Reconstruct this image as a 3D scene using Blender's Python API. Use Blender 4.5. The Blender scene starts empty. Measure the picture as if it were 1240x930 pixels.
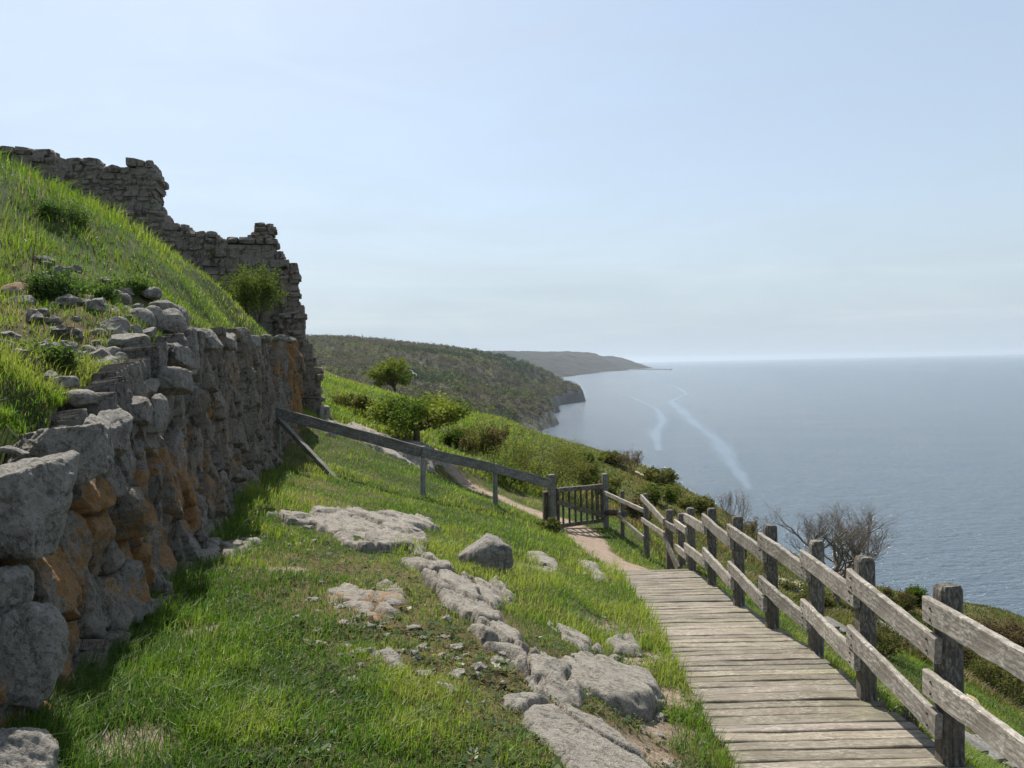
import bpy, math, random
import numpy as np
from mathutils import Matrix, Vector

sc = bpy.context.scene
COL = sc.collection
PI = math.pi
R = math.radians
rng = np.random.default_rng(7)

# ------------------------------------------------------------------ camera
FPX, PW, PH = 937.0, 1240.0, 930.0
cam_d = bpy.data.cameras.new('camera')
cam = bpy.data.objects.new('camera', cam_d)
COL.objects.link(cam)
cam_d.sensor_width = 36.0
cam_d.lens = FPX / PW * 36.0
cam_d.clip_start = 0.05
cam_d.clip_end = 200000
PITCH, ROLL = R(-1.51), R(-1.23)
CM = Matrix.Rotation(R(90) + PITCH, 4, 'X') @ Matrix.Rotation(ROLL, 4, 'Z')
cam.matrix_world = CM
sc.camera = cam
_c3 = np.array(CM.to_3x3())

def ray(u, v):
    d = _c3 @ np.array([(u - PW / 2) / FPX, -(v - PH / 2) / FPX, -1.0])
    return d / d[1]

def W(u, v, d):
    """the point seen at photo pixel (u, v), d metres ahead of the camera"""
    return ray(u, v) * d

# ------------------------------------------------------------------ noise
def _h(ix, iy, iz, seed):
    n = (ix.astype(np.int64) * 374761393 + iy.astype(np.int64) * 668265263 + iz.astype(np.int64) * 2147483647 % 1274126177 + seed * 144665) & 0xFFFFFFFF
    n = ((n ^ (n >> 13)) * 1274126177) & 0xFFFFFFFF
    n = ((n ^ (n >> 16)) * 2246822519) & 0xFFFFFFFF
    return ((n ^ (n >> 15)) & 0xFFFFFF) / float(0xFFFFFF)

def vnoise(x, y, z=None, seed=0):
    x = np.asarray(x, float); y = np.asarray(y, float)
    z = np.zeros_like(x) if z is None else np.asarray(z, float)
    ix, iy, iz = np.floor(x), np.floor(y), np.floor(z)
    fx, fy, fz = x - ix, y - iy, z - iz
    fx, fy, fz = [f * f * f * (f * (f * 6 - 15) + 10) for f in (fx, fy, fz)]
    r = 0
    for a in (0, 1):
        wx = fx if a else 1 - fx
        for b in (0, 1):
            wy = fy if b else 1 - fy
            for c in (0, 1):
                wz = fz if c else 1 - fz
                r = r + wx * wy * wz * _h(ix + a, iy + b, iz + c, seed)
    return r * 2 - 1

def fbm(x, y, z=None, o=4, seed=0, gain=0.5):
    s, a, f, t = 0, 1.0, 1.0, 0
    for k in range(o):
        s = s + a * vnoise(np.asarray(x) * f, np.asarray(y) * f, None if z is None else np.asarray(z) * f, seed + k * 17)
        t += a; a *= gain; f *= 2.03
    return s / t

def sstep(a, b, x):
    t = np.clip((x - a) / (b - a), 0, 1)
    return t * t * (3 - 2 * t)

# ------------------------------------------------------------------ mesh / object helpers
def mesh_np(name, V, F, mat=None, smooth=True, col=None, attrs=None):
    """V (n,3); F list of int arrays, each (k, 3 or 4)"""
    me = bpy.data.meshes.new(name)
    V = np.asarray(V, np.float32)
    F = [np.asarray(f, np.int32) for f in (F if isinstance(F, (list, tuple)) else [F])]
    F = [f for f in F if f.size]
    me.vertices.add(len(V)); me.vertices.foreach_set('co', V.ravel())
    nl = sum(f.size for f in F); nf = sum(len(f) for f in F)
    me.loops.add(nl); me.polygons.add(nf)
    me.loops.foreach_set('vertex_index', np.concatenate([f.ravel() for f in F]))
    tot = np.concatenate([np.full(len(f), f.shape[1], np.int32) for f in F])
    me.polygons.foreach_set('loop_start', np.concatenate([[0], np.cumsum(tot)[:-1]]).astype(np.int32))
    me.polygons.foreach_set('loop_total', tot)
    me.polygons.foreach_set('use_smooth', np.full(nf, bool(smooth)))
    if col is not None:
        a = me.attributes.new('col', 'FLOAT_COLOR', 'POINT')
        c = np.ones((len(V), 4), np.float32); c[:, :3] = col
        a.data.foreach_set('color', c.ravel())
    for k, v in (attrs or {}).items():
        a = me.attributes.new(k, 'FLOAT', 'POINT')
        a.data.foreach_set('value', np.asarray(v, np.float32).ravel())
    me.update(calc_edges=True); me.validate()
    if mat: me.materials.append(mat)
    return me

def link(name, me, parent=None, M=None):
    o = bpy.data.objects.new(name, me)
    COL.objects.link(o)
    M = M or Matrix.Identity(4)
    if parent is not None:
        o.parent = parent
        M = Matrix.Translation(-Vector(wloc(parent))) @ M
    o.matrix_basis = M
    return o

def wloc(o):
    l = Vector(o.location)
    while o.parent is not None:
        o = o.parent; l = l + Vector(o.location)
    return l

def tag(o, label=None, cat=None, group=None, kind=None):
    if label: o['label'] = label
    if cat: o['category'] = cat
    if group: o['group'] = group
    if kind: o['kind'] = kind
    return o

def empty(name, loc, label, cat, group=None):
    o = bpy.data.objects.new(name, None)
    COL.objects.link(o); o.location = Vector([float(c) for c in loc])
    o.empty_display_size = 0.2
    return tag(o, label, cat, group)

def grid_faces(nr, nc, mask=None):
    i = np.arange(nr * nc).reshape(nr, nc)
    q = np.stack([i[:-1, :-1], i[:-1, 1:], i[1:, 1:], i[1:, :-1]], -1)
    if mask is not None:
        m = mask[:-1, :-1] & mask[:-1, 1:] & mask[1:, 1:] & mask[1:, :-1]
        return q[m]
    return q.reshape(-1, 4)

# ------------------------------------------------------------------ node helpers
class N:
    def __init__(s, name):
        s.m = bpy.data.materials.new(name); s.m.use_nodes = True
        s.t = s.m.node_tree; s.t.nodes.clear()
        s.out = s.t.nodes.new('ShaderNodeOutputMaterial')
    def n(s, typ, **kw):
        x = s.t.nodes.new('ShaderNode' + typ)
        for k, v in kw.items(): setattr(x, k, v)
        return x
    def put(s, sock, v):
        if v is None: return
        if isinstance(v, bpy.types.NodeSocket): s.t.links.new(v, sock)
        else:
            if isinstance(v, (tuple, list)) and len(v) == 3 and sock.type == 'RGBA': v = (*v, 1)
            sock.default_value = v
    def pos(s, obj=False, scale=(1, 1, 1), rot=(0, 0, 0)):
        c = s.n('TexCoord').outputs['Object'] if obj else s.n('NewGeometry').outputs['Position']
        mp = s.n('Mapping'); s.put(mp.inputs['Vector'], c)
        mp.inputs['Scale'].default_value = scale; mp.inputs['Rotation'].default_value = rot
        return mp.outputs[0]
    def noise(s, vec, scale, detail=4, rough=0.55, dist=0.0):
        x = s.n('TexNoise'); s.put(x.inputs['Vector'], vec)
        x.inputs['Scale'].default_value = scale; x.inputs['Detail'].default_value = detail
        x.inputs['Roughness'].default_value = rough; x.inputs['Distortion'].default_value = dist
        return x.outputs['Fac']
    def voro(s, vec, scale, feature='F1', out='Distance'):
        x = s.n('TexVoronoi', feature=feature); s.put(x.inputs['Vector'], vec)
        x.inputs['Scale'].default_value = scale
        return x.outputs[out]
    def ramp(s, fac, a, b, c0=(0, 0, 0), c1=(1, 1, 1)):
        x = s.n('ValToRGB'); s.put(x.inputs[0], fac)
        e = x.color_ramp.elements
        e[0].position, e[1].position = a, b
        e[0].color, e[1].color = (*c0, 1), (*c1, 1)
        return x.outputs[0]
    def mix(s, fac, a, b, mode='MIX'):
        x = s.n('Mix', data_type='RGBA', blend_type=mode)
        s.put(x.inputs[0], fac); s.put(x.inputs[6], a); s.put(x.inputs[7], b)
        return x.outputs[2]
    def math(s, op, a, b=None, clamp=False):
        x = s.n('Math', operation=op, use_clamp=clamp)
        s.put(x.inputs[0], a); s.put(x.inputs[1], b)
        return x.outputs[0]
    def attr(s, name, out='Color'):
        return s.n('Attribute', attribute_name=name).outputs[out]
    def bump(s, h, strength, dist, normal=None):
        x = s.n('Bump'); s.put(x.inputs['Height'], h)
        s.put(x.inputs['Strength'], strength); s.put(x.inputs['Distance'], dist); s.put(x.inputs['Normal'], normal)
        return x.outputs[0]
    def bsdf(s, col, rough=0.9, normal=None, spec=0.3):
        x = s.n('BsdfPrincipled')
        s.put(x.inputs['Base Color'], col); s.put(x.inputs['Roughness'], rough); s.put(x.inputs['Normal'], normal)
        x.inputs['Specular IOR Level'].default_value = spec
        s.t.links.new(x.outputs[0], s.out.inputs[0])
        return x

def stone_mat(name, dark, light, lichen=0.0, white=0.5, scale=1.0, use_col=False, orange=(0.39, 0.175, 0.028), cellvar=False):
    m = N(name); p = m.pos()
    n1 = m.noise(p, 2.3 * scale, 5, 0.6); n2 = m.noise(p, 14 * scale, 6, 0.7); n3 = m.noise(p, 75 * scale, 4, 0.75)
    f = m.math('ADD', m.math('MULTIPLY', n1, 0.35), m.math('ADD', m.math('MULTIPLY', n2, 0.35), m.math('MULTIPLY', n3, 0.3)))
    c = m.mix(m.ramp(f, 0.42, 0.58), dark, light)
    c = m.mix(m.math('MULTIPLY', m.ramp(m.noise(p, 4.5 * scale, 6, 0.7, 0.6), 0.5, 0.62), 0.5), c, (light[0] * 0.62, light[1] * 0.56, light[2] * 0.48))
    if cellvar:
        c = m.mix(1.0, c, m.attr('col'), 'MULTIPLY')
    pv = m.pos(scale=(1, 1, 0.3)); st = m.noise(pv, 11 * scale, 5, 0.7, 0.5)
    c = m.mix(m.math('MULTIPLY', m.ramp(st, 0.54, 0.66), 0.6), c, (dark[0] * .5, dark[1] * .48, dark[2] * .45))
    c = m.mix(m.math('MULTIPLY', m.ramp(st, 0.44, 0.34), 0.5), c, (light[0] * 1.25, light[1] * 1.25, light[2] * 1.25))
    # mineral specks and small dark lichen
    sp = m.ramp(m.noise(p, 160 * scale, 2, 0.5), 0.62, 0.7)
    c = m.mix(m.math('MULTIPLY', sp, 0.5), c, (light[0] * 1.5, light[1] * 1.5, light[2] * 1.45))
    dk = m.ramp(m.noise(p, 30 * scale, 4, 0.7), 0.53, 0.62)
    c = m.mix(m.math('MULTIPLY', dk, 0.55), c, (dark[0] * 0.55, dark[1] * 0.55, dark[2] * 0.55))
    if white:
        w = m.ramp(m.noise(p, 9 * scale, 6, 0.75, 0.4), 0.6, 0.66)
        c = m.mix(m.math('MULTIPLY', w, white), c, (0.42, 0.42, 0.39))
    if lichen:
        lm = m.ramp(m.math('ADD', m.math('ADD', m.math('MULTIPLY', m.noise(p, 2.6 * scale, 6, 0.7, 0.4), 0.45), m.math('MULTIPLY', m.noise(p, 14 * scale, 6, 0.78, 0.5), 0.55)), m.math('SUBTRACT', m.attr('lich', 'Fac'), 0.5)), 0.5, 0.56)
        lm = m.math('MULTIPLY', lm, m.ramp(m.noise(p, 48 * scale, 4, 0.75), 0.36, 0.5))
        oc = m.mix(m.noise(p, 40 * scale, 4, 0.7), (orange[0] * 0.38, orange[1] * 0.45, orange[2] * 0.9), orange)
        c = m.mix(m.math('MULTIPLY', lm, lichen), c, oc)
    hgt = m.math('ADD', m.math('MULTIPLY', n2, 0.55), m.math('MULTIPLY', n3, 0.35))
    hgt = m.math('ADD', hgt, m.math('MULTIPLY', m.noise(p, 34 * scale, 5, 0.7, 0.8), 0.35))
    b = m.bump(hgt, 1.0, 0.05 / scale)
    m.bsdf(c, 0.9, b, 0.25)
    return m.m

def leaf_mat(name, trans=0.45, rough=0.65, spec=0.12):
    m = N(name); c = m.attr('col')
    d = m.n('BsdfPrincipled'); m.put(d.inputs['Base Color'], c); d.inputs['Roughness'].default_value = rough
    d.inputs['Specular IOR Level'].default_value = spec
    t = m.n('BsdfTranslucent')
    tc = m.mix(1.0, c, (1.3, 1.4, 0.8), 'MULTIPLY')
    m.put(t.inputs['Color'], tc)
    x = m.n('MixShader'); x.inputs[0].default_value = trans
    m.t.links.new(d.outputs[0], x.inputs[1]); m.t.links.new(t.outputs[0], x.inputs[2])
    m.t.links.new(x.outputs[0], m.out.inputs[0])
    return m.m

def wood_mat(name, dark, light, axis='X', pale=None, green=0.0, scale=1.0):
    m = N(name)
    s = {'X': (1.2, 22, 22), 'Y': (22, 1.2, 22), 'Z': (22, 22, 1.2)}[axis]
    # several boards share a mesh: grain runs along the object's own length
    p = m.pos(True, tuple(k * scale for k in s)); q = m.pos(True)
    rnd = m.n('ObjectInfo').outputs['Random']
    g1 = m.noise(p, 1.6, 6, 0.65, 0.6); g2 = m.noise(p, 6.5, 4, 0.7, 0.3)
    f = m.math('ADD', m.math('MULTIPLY', g1, 0.6), m.math('MULTIPLY', g2, 0.4))
    c = m.mix(m.ramp(f, 0.34, 0.66), dark, light)
    blot = m.noise(q, 3.5, 5, 0.65)
    c = m.mix(m.math('MULTIPLY', m.ramp(blot, 0.45, 0.62), 0.45), c, dark)
    if pale:
        ql = m.pos(True, {'X': (.4, 1, 1), 'Y': (1, .4, 1), 'Z': (1, 1, .4)}[axis])
        l = m.ramp(m.noise(ql, 55, 5, 0.75), 0.47, 0.6)
        l = m.math('MULTIPLY', l, m.ramp(m.noise(q, 4.0, 4, 0.6), 0.36, 0.58))
        c = m.mix(m.math('MULTIPLY', l, 0.85), c, pale)
    if green:
        gm = m.ramp(m.noise(q, 2.2, 4, 0.6), 0.5, 0.7)
        c = m.mix(m.math('MULTIPLY', gm, green), c, (0.085, 0.095, 0.035))
    c = m.mix(1.0, c, m.attr('col'), 'MULTIPLY')
    b = m.bump(f, 0.8, 0.006)
    m.bsdf(c, 0.85, b, 0.2)
    return m.m
# ------------------------------------------------------------------ terrain
SEA = -60.0

class TPS:
    def __init__(s, P, lam=0.02):
        P = np.asarray(P, float); s.p = P[:, :2]
        n = len(P); d = s._k(P[:, None, :2] - P[None, :, :2]) + lam * np.eye(n)
        A = np.zeros((n + 3, n + 3)); A[:n, :n] = d
        A[:n, n] = 1; A[:n, n + 1:] = s.p; A[n, :n] = 1; A[n + 1:, :n] = s.p.T
        s.w = np.linalg.solve(A, np.concatenate([P[:, 2], np.zeros(3)]))
    @staticmethod
    def _k(d):
        r2 = (d ** 2).sum(-1) + 1e-9
        return 0.5 * r2 * np.log(r2)
    def __call__(s, x, y):
        x = np.asarray(x, float); y = np.asarray(y, float); sh = x.shape
        x = x.ravel(); y = y.ravel(); out = np.empty(x.size); n = len(s.p)
        for a in range(0, x.size, 40000):
            b = min(a + 40000, x.size)
            k = s._k(np.stack([x[a:b, None] - s.p[:, 0], y[a:b, None] - s.p[:, 1]], -1))
            out[a:b] = k @ s.w[:n] + s.w[n] + s.w[n + 1] * x[a:b] + s.w[n + 2] * y[a:b]
        return out.reshape(sh)

G = [W(*t) for t in [
    (100, 925, 3.1), (400, 925, 3.12), (620, 925, 3.35), (700, 910, 3.6), (780, 925, 3.75), (880, 928, 4.2),
    (10, 900, 3.1), (100, 830, 4.1), (150, 768, 5.0), (235, 662, 7.5), (290, 594, 11), (335, 550, 15.5), (366, 503, 18.8),
    (392, 507, 21), (512, 600, 15.1), (600, 611, 16.5), (672, 637, 17.4), (735, 638, 18.1),
    (300, 720, 5.9), (350, 800, 4.4), (420, 660, 8.7), (500, 700, 7.2), (500, 650, 9.3), (560, 700, 7.3), (620, 790, 5.07), (690, 900, 3.67),
    (700, 720, 8.3), (740, 800, 5.7), (800, 860, 4.65), (850, 850, 5.25), (800, 770, 7.4), (765, 715, 10.2), (640, 650, 13.2), (600, 680, 10.1),
    (700, 652, 16.4), (720, 667, 14.8), (750, 689, 12.0),
    (545, 580, 21), (600, 600, 20.5), (655, 627, 18.6), (450, 525, 21.5), (520, 548, 21.5),
    (400, 470, 32), (450, 490, 32), (478, 478, 58), (500, 537, 26), (385, 457, 40), (560, 527, 34), (600, 552, 30), (650, 575, 27),
    (700, 585, 30), (720, 562, 45), (760, 575, 47), (800, 580, 54), (780, 600, 36), (850, 622, 40), (870, 613, 50), (900, 650, 38),
    (960, 690, 33), (1010, 733, 28), (1090, 722, 33), (1180, 790, 24), (1240, 752, 32), (1240, 850, 21), (1200, 900, 18),
    (1090, 875, 9), (990, 762, 12), (920, 722, 15), (850, 682, 18), (1150, 820, 17)]]
G += [(-1.2, 1.6, -1.62), (0.2, 0, -1.62), (1.2, 2.0, -1.95), (2.0, 0, -1.9), (-1.5, -4, -1.5), (2.2, -4, -1.7), (4, 0, -2.9), (7, 4, -5.2), (8, -4, -4.6), (14, 6, -9.3),
      (2.4, 2.5, -2.12), (20, 12, -14), (3.4, 10.5, -3.7), (3.6, 13, -4.0), (4.5, 5.5, -3.7), (3.2, 7.5, -3.2),
      (30, 20, -22), (40, 10, -32), (60, 30, -58), (35, 45, -40), (24, 60, -30), (22, 80, -45), (8, 75, -18), (0, 90, -30), (-12, 85, -12),
      (-30, 80, 2), (-30, 50, 3), (-20, 110, -30), (-60, 100, 0), (45, 80, -62), (20, 130, -63), (-10, 150, -55), (-60, 160, -30),
      (-6, 10, -1.6), (-8, 3, -1.5), (-9, 16, -1.4), (-14, 10, -1.0), (-14, 26, 1.5), (-9, 24, 0.4), (-20, 35, 3)]
BUMPY = TPS(G, 0.03)

DY = np.array([W(*t) for t in [(1150, 925, 4.24), (1050, 848, 5.29), (988, 795, 6.55), (935, 760, 7.44), (895, 733, 8.6), (862, 706, 10.2), (838, 692, 11.9)]])
def deck_z(y):
    return np.interp(y, [0.0, 2.2, 4.24, 6.5, 9.2, 11.95, 14], [-1.88, -2.07, -2.26, -2.49, -2.84, -3.26, -3.6])
def deck_l(y):
    return np.interp(y, [0, 4.2, 6, 9, 11.9, 13], [1.02, 1.16, 1.27, 1.44, 1.58, 1.63])
def deck_r(y):
    return np.interp(y, [0, 4.2, 6, 9, 11.9, 13], [2.36, 2.42, 2.48, 2.56, 2.70, 2.75])

def seg_dist(x, y, P):
    P = np.asarray(P, float)[:, :2]; d = np.full(np.shape(x), 1e9)
    for a, b in zip(P[:-1], P[1:]):
        e = b - a; t = np.clip(((x - a[0]) * e[0] + (y - a[1]) * e[1]) / (e @ e), 0, 1)
        d = np.minimum(d, np.hypot(x - a[0] - t * e[0], y - a[1] - t * e[1]))
    return d

def poly_sd(x, y, P):
    """signed distance to a polygon, positive inside"""
    P = np.asarray(P, float)[:, :2]; d = seg_dist(x, y, np.vstack([P, P[:1]]))
    ins = np.zeros(np.shape(x), bool)
    for a, b in zip(P, np.roll(P, -1, 0)):
        c = ((a[1] > y) != (b[1] > y)) & (x < (b[0] - a[0]) * (y - a[1]) / (b[1] - a[1] + 1e-12) + a[0])
        ins ^= c
    return np.where(ins, d, -d)

# the trodden path: (points, half width)
PATHS = [([W(*t) for t in [(792, 690, 11.8), (750, 676, 13.3), (722, 662, 15.2), (703, 645, 17.2), (660, 626, 19.0), (600, 601, 20.6), (548, 581, 21.5), (500, 556, 24)]],
          [0.56, 0.54, 0.44, 0.42, 0.34, 0.27, 0.24, 0.2])]
def path_mask(x, y):
    best = np.full(np.shape(x), -9.0)
    for P, w in PATHS:
        P = np.asarray(P)[:, :2]
        for k in range(len(P) - 1):
            a, b = P[k], P[k + 1]; e = b - a
            t = np.clip(((x - a[0]) * e[0] + (y - a[1]) * e[1]) / (e @ e), 0, 1)
            d = np.hypot(x - a[0] - t * e[0], y - a[1] - t * e[1])
            best = np.maximum(best, w[k] * (1 - t) + w[k + 1] * t - d)
    return best      # metres inside the edge

def ground(x, y):
    x = np.asarray(x, float); y = np.asarray(y, float)
    z = BUMPY(x, y)
    near = 1 - sstep(30, 60, y)
    z = z + near * (0.05 * fbm(x * 0.9, y * 0.9, o=3, seed=3) + 0.018 * fbm(x * 4.5, y * 4.5, o=3, seed=5))
    z = z + (1 - near) * 0.9 * fbm(x * 0.12, y * 0.12, o=4, seed=9)
    # the ground is cut away under the boardwalk and comes up flush with it on the uphill side
    dz = deck_z(y); ins = (y < 11.95)
    l, r = deck_l(y), deck_r(y)
    side = np.where(x < l, l - x, np.where(x > r, x - r, 0))
    k = 1 - sstep(0.0, 0.9, side)
    k = k * (1 - sstep(11.9, 13.2, y))
    tgt = np.where(x < l, dz + 0.02, np.where(x > r, dz - 0.16, dz - 0.14))
    tgt = np.where(y > 11.95, deck_z(y) - 0.0, tgt)
    z = z * (1 - k) + tgt * k
    under = (x > l + 0.03) & (x < r + 0.1) & ins
    return np.where(under, np.minimum(z, dz - 0.14), z)

# retaining wall line in plan, at its foot
WP = np.array([(-1.45, 0.2), (-1.74, 1.6), (-2.1, 3.2), (-2.53, 5.0), (-3.07, 7.5), (-3.85, 11.0), (-4.72, 15.5), (-5.02, 18.6)])
_wl = np.concatenate([[0], np.cumsum(np.hypot(*np.diff(WP, axis=0).T))])
WLEN = _wl[-1]
def wall_xy(s):
    return np.interp(s, _wl, WP[:, 0]), np.interp(s, _wl, WP[:, 1])
def wall_s(y): return np.interp(y, WP[:, 1], _wl)
def wall_top(y):
    return np.interp(y, [0, 3.0, 3.5, 4.2, 4.9, 5.5, 6.1, 6.9, 7.6, 9.5, 11, 15.5, 18.6], [-0.75, -0.62, -0.55, -0.5, -0.36, -0.2, -0.02, 0.16, 0.3, 0.42, 0.47, 0.52, 0.62])
def batter(y): return np.interp(y, [0, 6, 10, 20], [0.17, 0.16, 0.05, 0.04])
WN = np.array([0.976, 0.218])        # the wall faces this way

# the bank behind the wall
B = [W(*t) for t in [(170, 392, 7.6), (145, 366, 9.0), (27, 366, 7.6), (57, 432, 6.0), (0, 424, 5.4), (50, 472, 4.9), (20, 505, 4.2), (100, 440, 6.4), (130, 470, 5.7),
                     (232, 384, 10), (310, 396, 17), (270, 352, 15.5), (200, 311, 16.0), (100, 250, 14.5), (0, 197, 13.5), (160, 330, 11), (60, 290, 10.5), (250, 372, 12), (330, 412, 18.5)]]
for y in (1, 2.5, 3.5, 4.5, 5.5, 6.5, 7.6, 9.5, 12, 15, 18):
    sx, sy = wall_xy(wall_s(y)); B.append((sx - 0.35, y, float(wall_top(y)) - 0.06))
B += [(-17.9, 26.5, 4.6), (-11, 23.2, 2.7), (-7.5, 21, 0.9), (-14, 19, 4.2), (-20, 20, 5.5), (-14, 8, 4.4), (-8, 2, 1.2), (-20, 2, 4.5), (-5, 0, -0.1), (-8.4, 19, 1.9), (-6, 21, 0.4)]
BANKT = TPS(B, 0.02)
def bank(x, y):
    return BANKT(x, y) + 0.06 * fbm(x * 1.1, y * 1.1, o=3, seed=21) + 0.02 * fbm(x * 5, y * 5, o=2, seed=23)

_ys = np.exp(np.linspace(math.log(2.2), math.log(120), 900))
def hit(u, v, f=None):
    """where the sight line through (u, v) meets the ground (or another surface f)"""
    f = f or ground
    r = ray(u, v); x = r[0] * _ys; z = r[2] * _ys; g = f(x, _ys)
    b = np.nonzero(z < g)[0]
    if not len(b): return None
    i = b[0]
    if i:
        a0 = z[i - 1] - g[i - 1]; a1 = g[i] - z[i]; t = a0 / (a0 + a1 + 1e-9)
        y = _ys[i - 1] * (1 - t) + _ys[i] * t
    else: y = _ys[0]
    p = r * y; p[2] = float(f(np.array([p[0]]), np.array([y]))[0])
    return p
def hits(L, f=None): return np.array([hit(u, v, f) for u, v in L])

# ------------------------------------------------------------------ bedrock outcrops: outlines on the ground, height, looks
OUT = [
 ('long low ledge of pale bedrock in the grass in front of the rail fence', 0.10, [(335, 623), (352, 627), (420, 622), (465, 626), (505, 628), (518, 640), (516, 662), (505, 671), (490, 656), (470, 668), (440, 668), (400, 655), (375, 641), (342, 636)], 0.45),
 ('small wedge of grey bedrock just below the corner of the pale ledge', 0.1, [(482, 677), (520, 674), (552, 688), (546, 698), (510, 695), (490, 686)], 0.3),
 ('broad humped bedrock ridge with stepped blocks in the middle of the grass', 0.11, [(510, 702), (540, 696), (575, 700), (600, 708), (614, 730), (602, 737), (618, 755), (612, 768), (575, 760), (555, 737), (530, 716)], 0.5),
 ('narrow bedrock rib running down towards the cracked slab', 0.10, [(578, 766), (600, 760), (625, 775), (650, 795), (680, 815), (705, 845), (700, 858), (680, 855), (655, 835), (630, 815), (605, 795), (580, 785)], 0.4),
 ('flat grey bedrock slab with a long dark crack at the bottom edge', 0.07, [(622, 853), (650, 850), (690, 862), (722, 880), (765, 925), (790, 960), (715, 965), (690, 942), (668, 910), (640, 876)], 0.7),
 ('smooth sloping rock sheet between the bedrock rib and the boardwalk', 0.05, [(680, 808), (710, 800), (745, 812), (788, 823), (796, 846), (780, 862), (745, 862), (720, 845), (695, 826)], 0.8),
 ('broken rock patch spotted with orange and yellow lichen in the grass', 0.06, [(383, 716), (420, 708), (455, 717), (468, 705), (487, 715), (486, 745), (456, 753), (425, 740), (400, 728)], 0.2),
 ('two small dark rock humps in the grass halfway down to the path', 0.07, [(640, 672), (660, 668), (684, 686), (676, 694), (650, 685)], 0.25),
 ('low weathered rock scrap amid brown moss below the lichen patch', 0.04, [(445, 792), (470, 786), (498, 796), (490, 812), (462, 810)], 0.2),
 ('pale worn stone beside the bare earth near the boardwalk', 0.04, [(735, 784), (746, 772), (770, 776), (774, 790), (750, 793)], 0.25),
 ('shaded rock shelf at the foot of the retaining wall', 0.07, [(165, 695), (185, 672), (215, 660), (250, 655), (312, 658), (292, 671), (240, 684), (190, 702)], 0.5),
 ('rough rock shelf beyond the rail fence at the castle corner', 0.16, [(392, 514), (430, 515), (470, 529), (520, 543), (542, 561), (520, 572), (480, 556), (440, 536), (400, 526)], 0.8),
 ('slim rock strip in the grass beside the start of the boardwalk', 0.06, [(704, 683), (718, 686), (738, 704), (724, 706)], 0.3),
 ('thin rock rib in dry grass uphill of the worn stone', 0.05, [(668, 757), (690, 766), (716, 783), (706, 788), (682, 775)], 0.3),
]
OUTP = [hits(P) for _, _, P, _ in OUT]
def rock_sd(x, y):
    d = np.full(np.shape(x), -9.0)
    for P in OUTP:
        lo, hi = P[:, :2].min(0) - 0.5, P[:, :2].max(0) + 0.5
        m = (x > lo[0]) & (x < hi[0]) & (y > lo[1]) & (y < hi[1])
        if m.any(): d[m] = np.maximum(d[m], poly_sd(x[m], y[m], P))
    return d

def moss_mask(x, y):
    m = np.zeros(np.shape(x))
    for (u, v, rr) in ((610, 815, 0.45), (640, 840, 0.35), (560, 780, 0.5), (470, 735, 0.35), (500, 800, 0.4), (420, 690, 0.3), (690, 800, 0.3), (545, 730, 0.3)):
        p = MOSSP[(u, v)]
        m = np.maximum(m, 1 - sstep(0.2, 1.0, np.hypot(x - p[0], y - p[1]) / rr + 0.5 * fbm(x * 3, y * 3, seed=71)))
    return m
MOSSP = {(u, v): hit(u, v) for u, v in ((610, 815), (640, 840), (560, 780), (470, 735), (500, 800), (420, 690), (690, 800), (545, 730))}
BAREP = [(hit(u, v), r) for u, v, r in ((750, 760, 0.5), (775, 800, 0.4), (795, 885, 0.35), (790, 915, 0.3), (800, 845, 0.3), (240, 765, 0.18), (215, 830, 0.15), (350, 690, 0.2), (150, 905, 0.25), (690, 640, 0.6), (640, 690, 0.5), (590, 650, 0.3))]
def bare_mask(x, y):
    m = np.zeros(np.shape(x))
    for p, r in BAREP:
        m = np.maximum(m, 1 - sstep(0.4, 1.1, np.hypot(x - p[0], y - p[1]) / r + 0.6 * fbm(x * 2.5, y * 2.5, seed=72)))
    return m
def dry_mask(x, y):
    """0 lush to 1 dry"""
    c = hits_c
    ridge = seg_dist(x, y, c)
    d = 0.6 * np.exp(-(ridge / 1.0) ** 2)
    return np.clip(d + 0.55 * fbm(x * 0.7, y * 0.7, o=4, seed=31) + 0.18, 0, 1)
hits_c = hits([(440, 680), (520, 730), (570, 790), (640, 850), (690, 900)])[:, :2]

def ground_mesh():
    xs = np.concatenate([-np.geomspace(0.6, 60, 130)[::-1] , np.linspace(-0.5, 0.5, 20), np.geomspace(0.6, 70, 280)])
    xs = np.unique(np.concatenate([xs, np.linspace(-6, 6, 330)]))
    ys = np.concatenate([np.linspace(-6, 1.5, 30), np.geomspace(1.55, 160, 560)])
    X, Y = np.meshgrid(xs, ys); Z = ground(X, Y)
    # the low ground stays under the bank behind the wall
    wx = np.interp(Y, WP[:, 1], WP[:, 0])
    Z = np.where((X < wx - 0.25) & (Y < 19.5), np.minimum(Z, -1.75), Z)
    V = np.stack([X, Y, Z], -1).reshape(-1, 3)
    pm = path_mask(X, Y).ravel(); x, y = V[:, 0], V[:, 1]
    return mesh_np('ground', V, grid_faces(len(ys), len(xs)), ground_mat, True, None,
                   {'path': sstep(-0.12, 0.08, pm + 0.12 * fbm(x * 3, y * 3, o=3, seed=2)), 'moss': moss_mask(x, y), 'bare': bare_mask(x, y), 'dry': dry_mask(x, y),
                    'far': sstep(22, 45, y), 'rock': sstep(-0.12, 0.02, rock_sd(x, y))})

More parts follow.
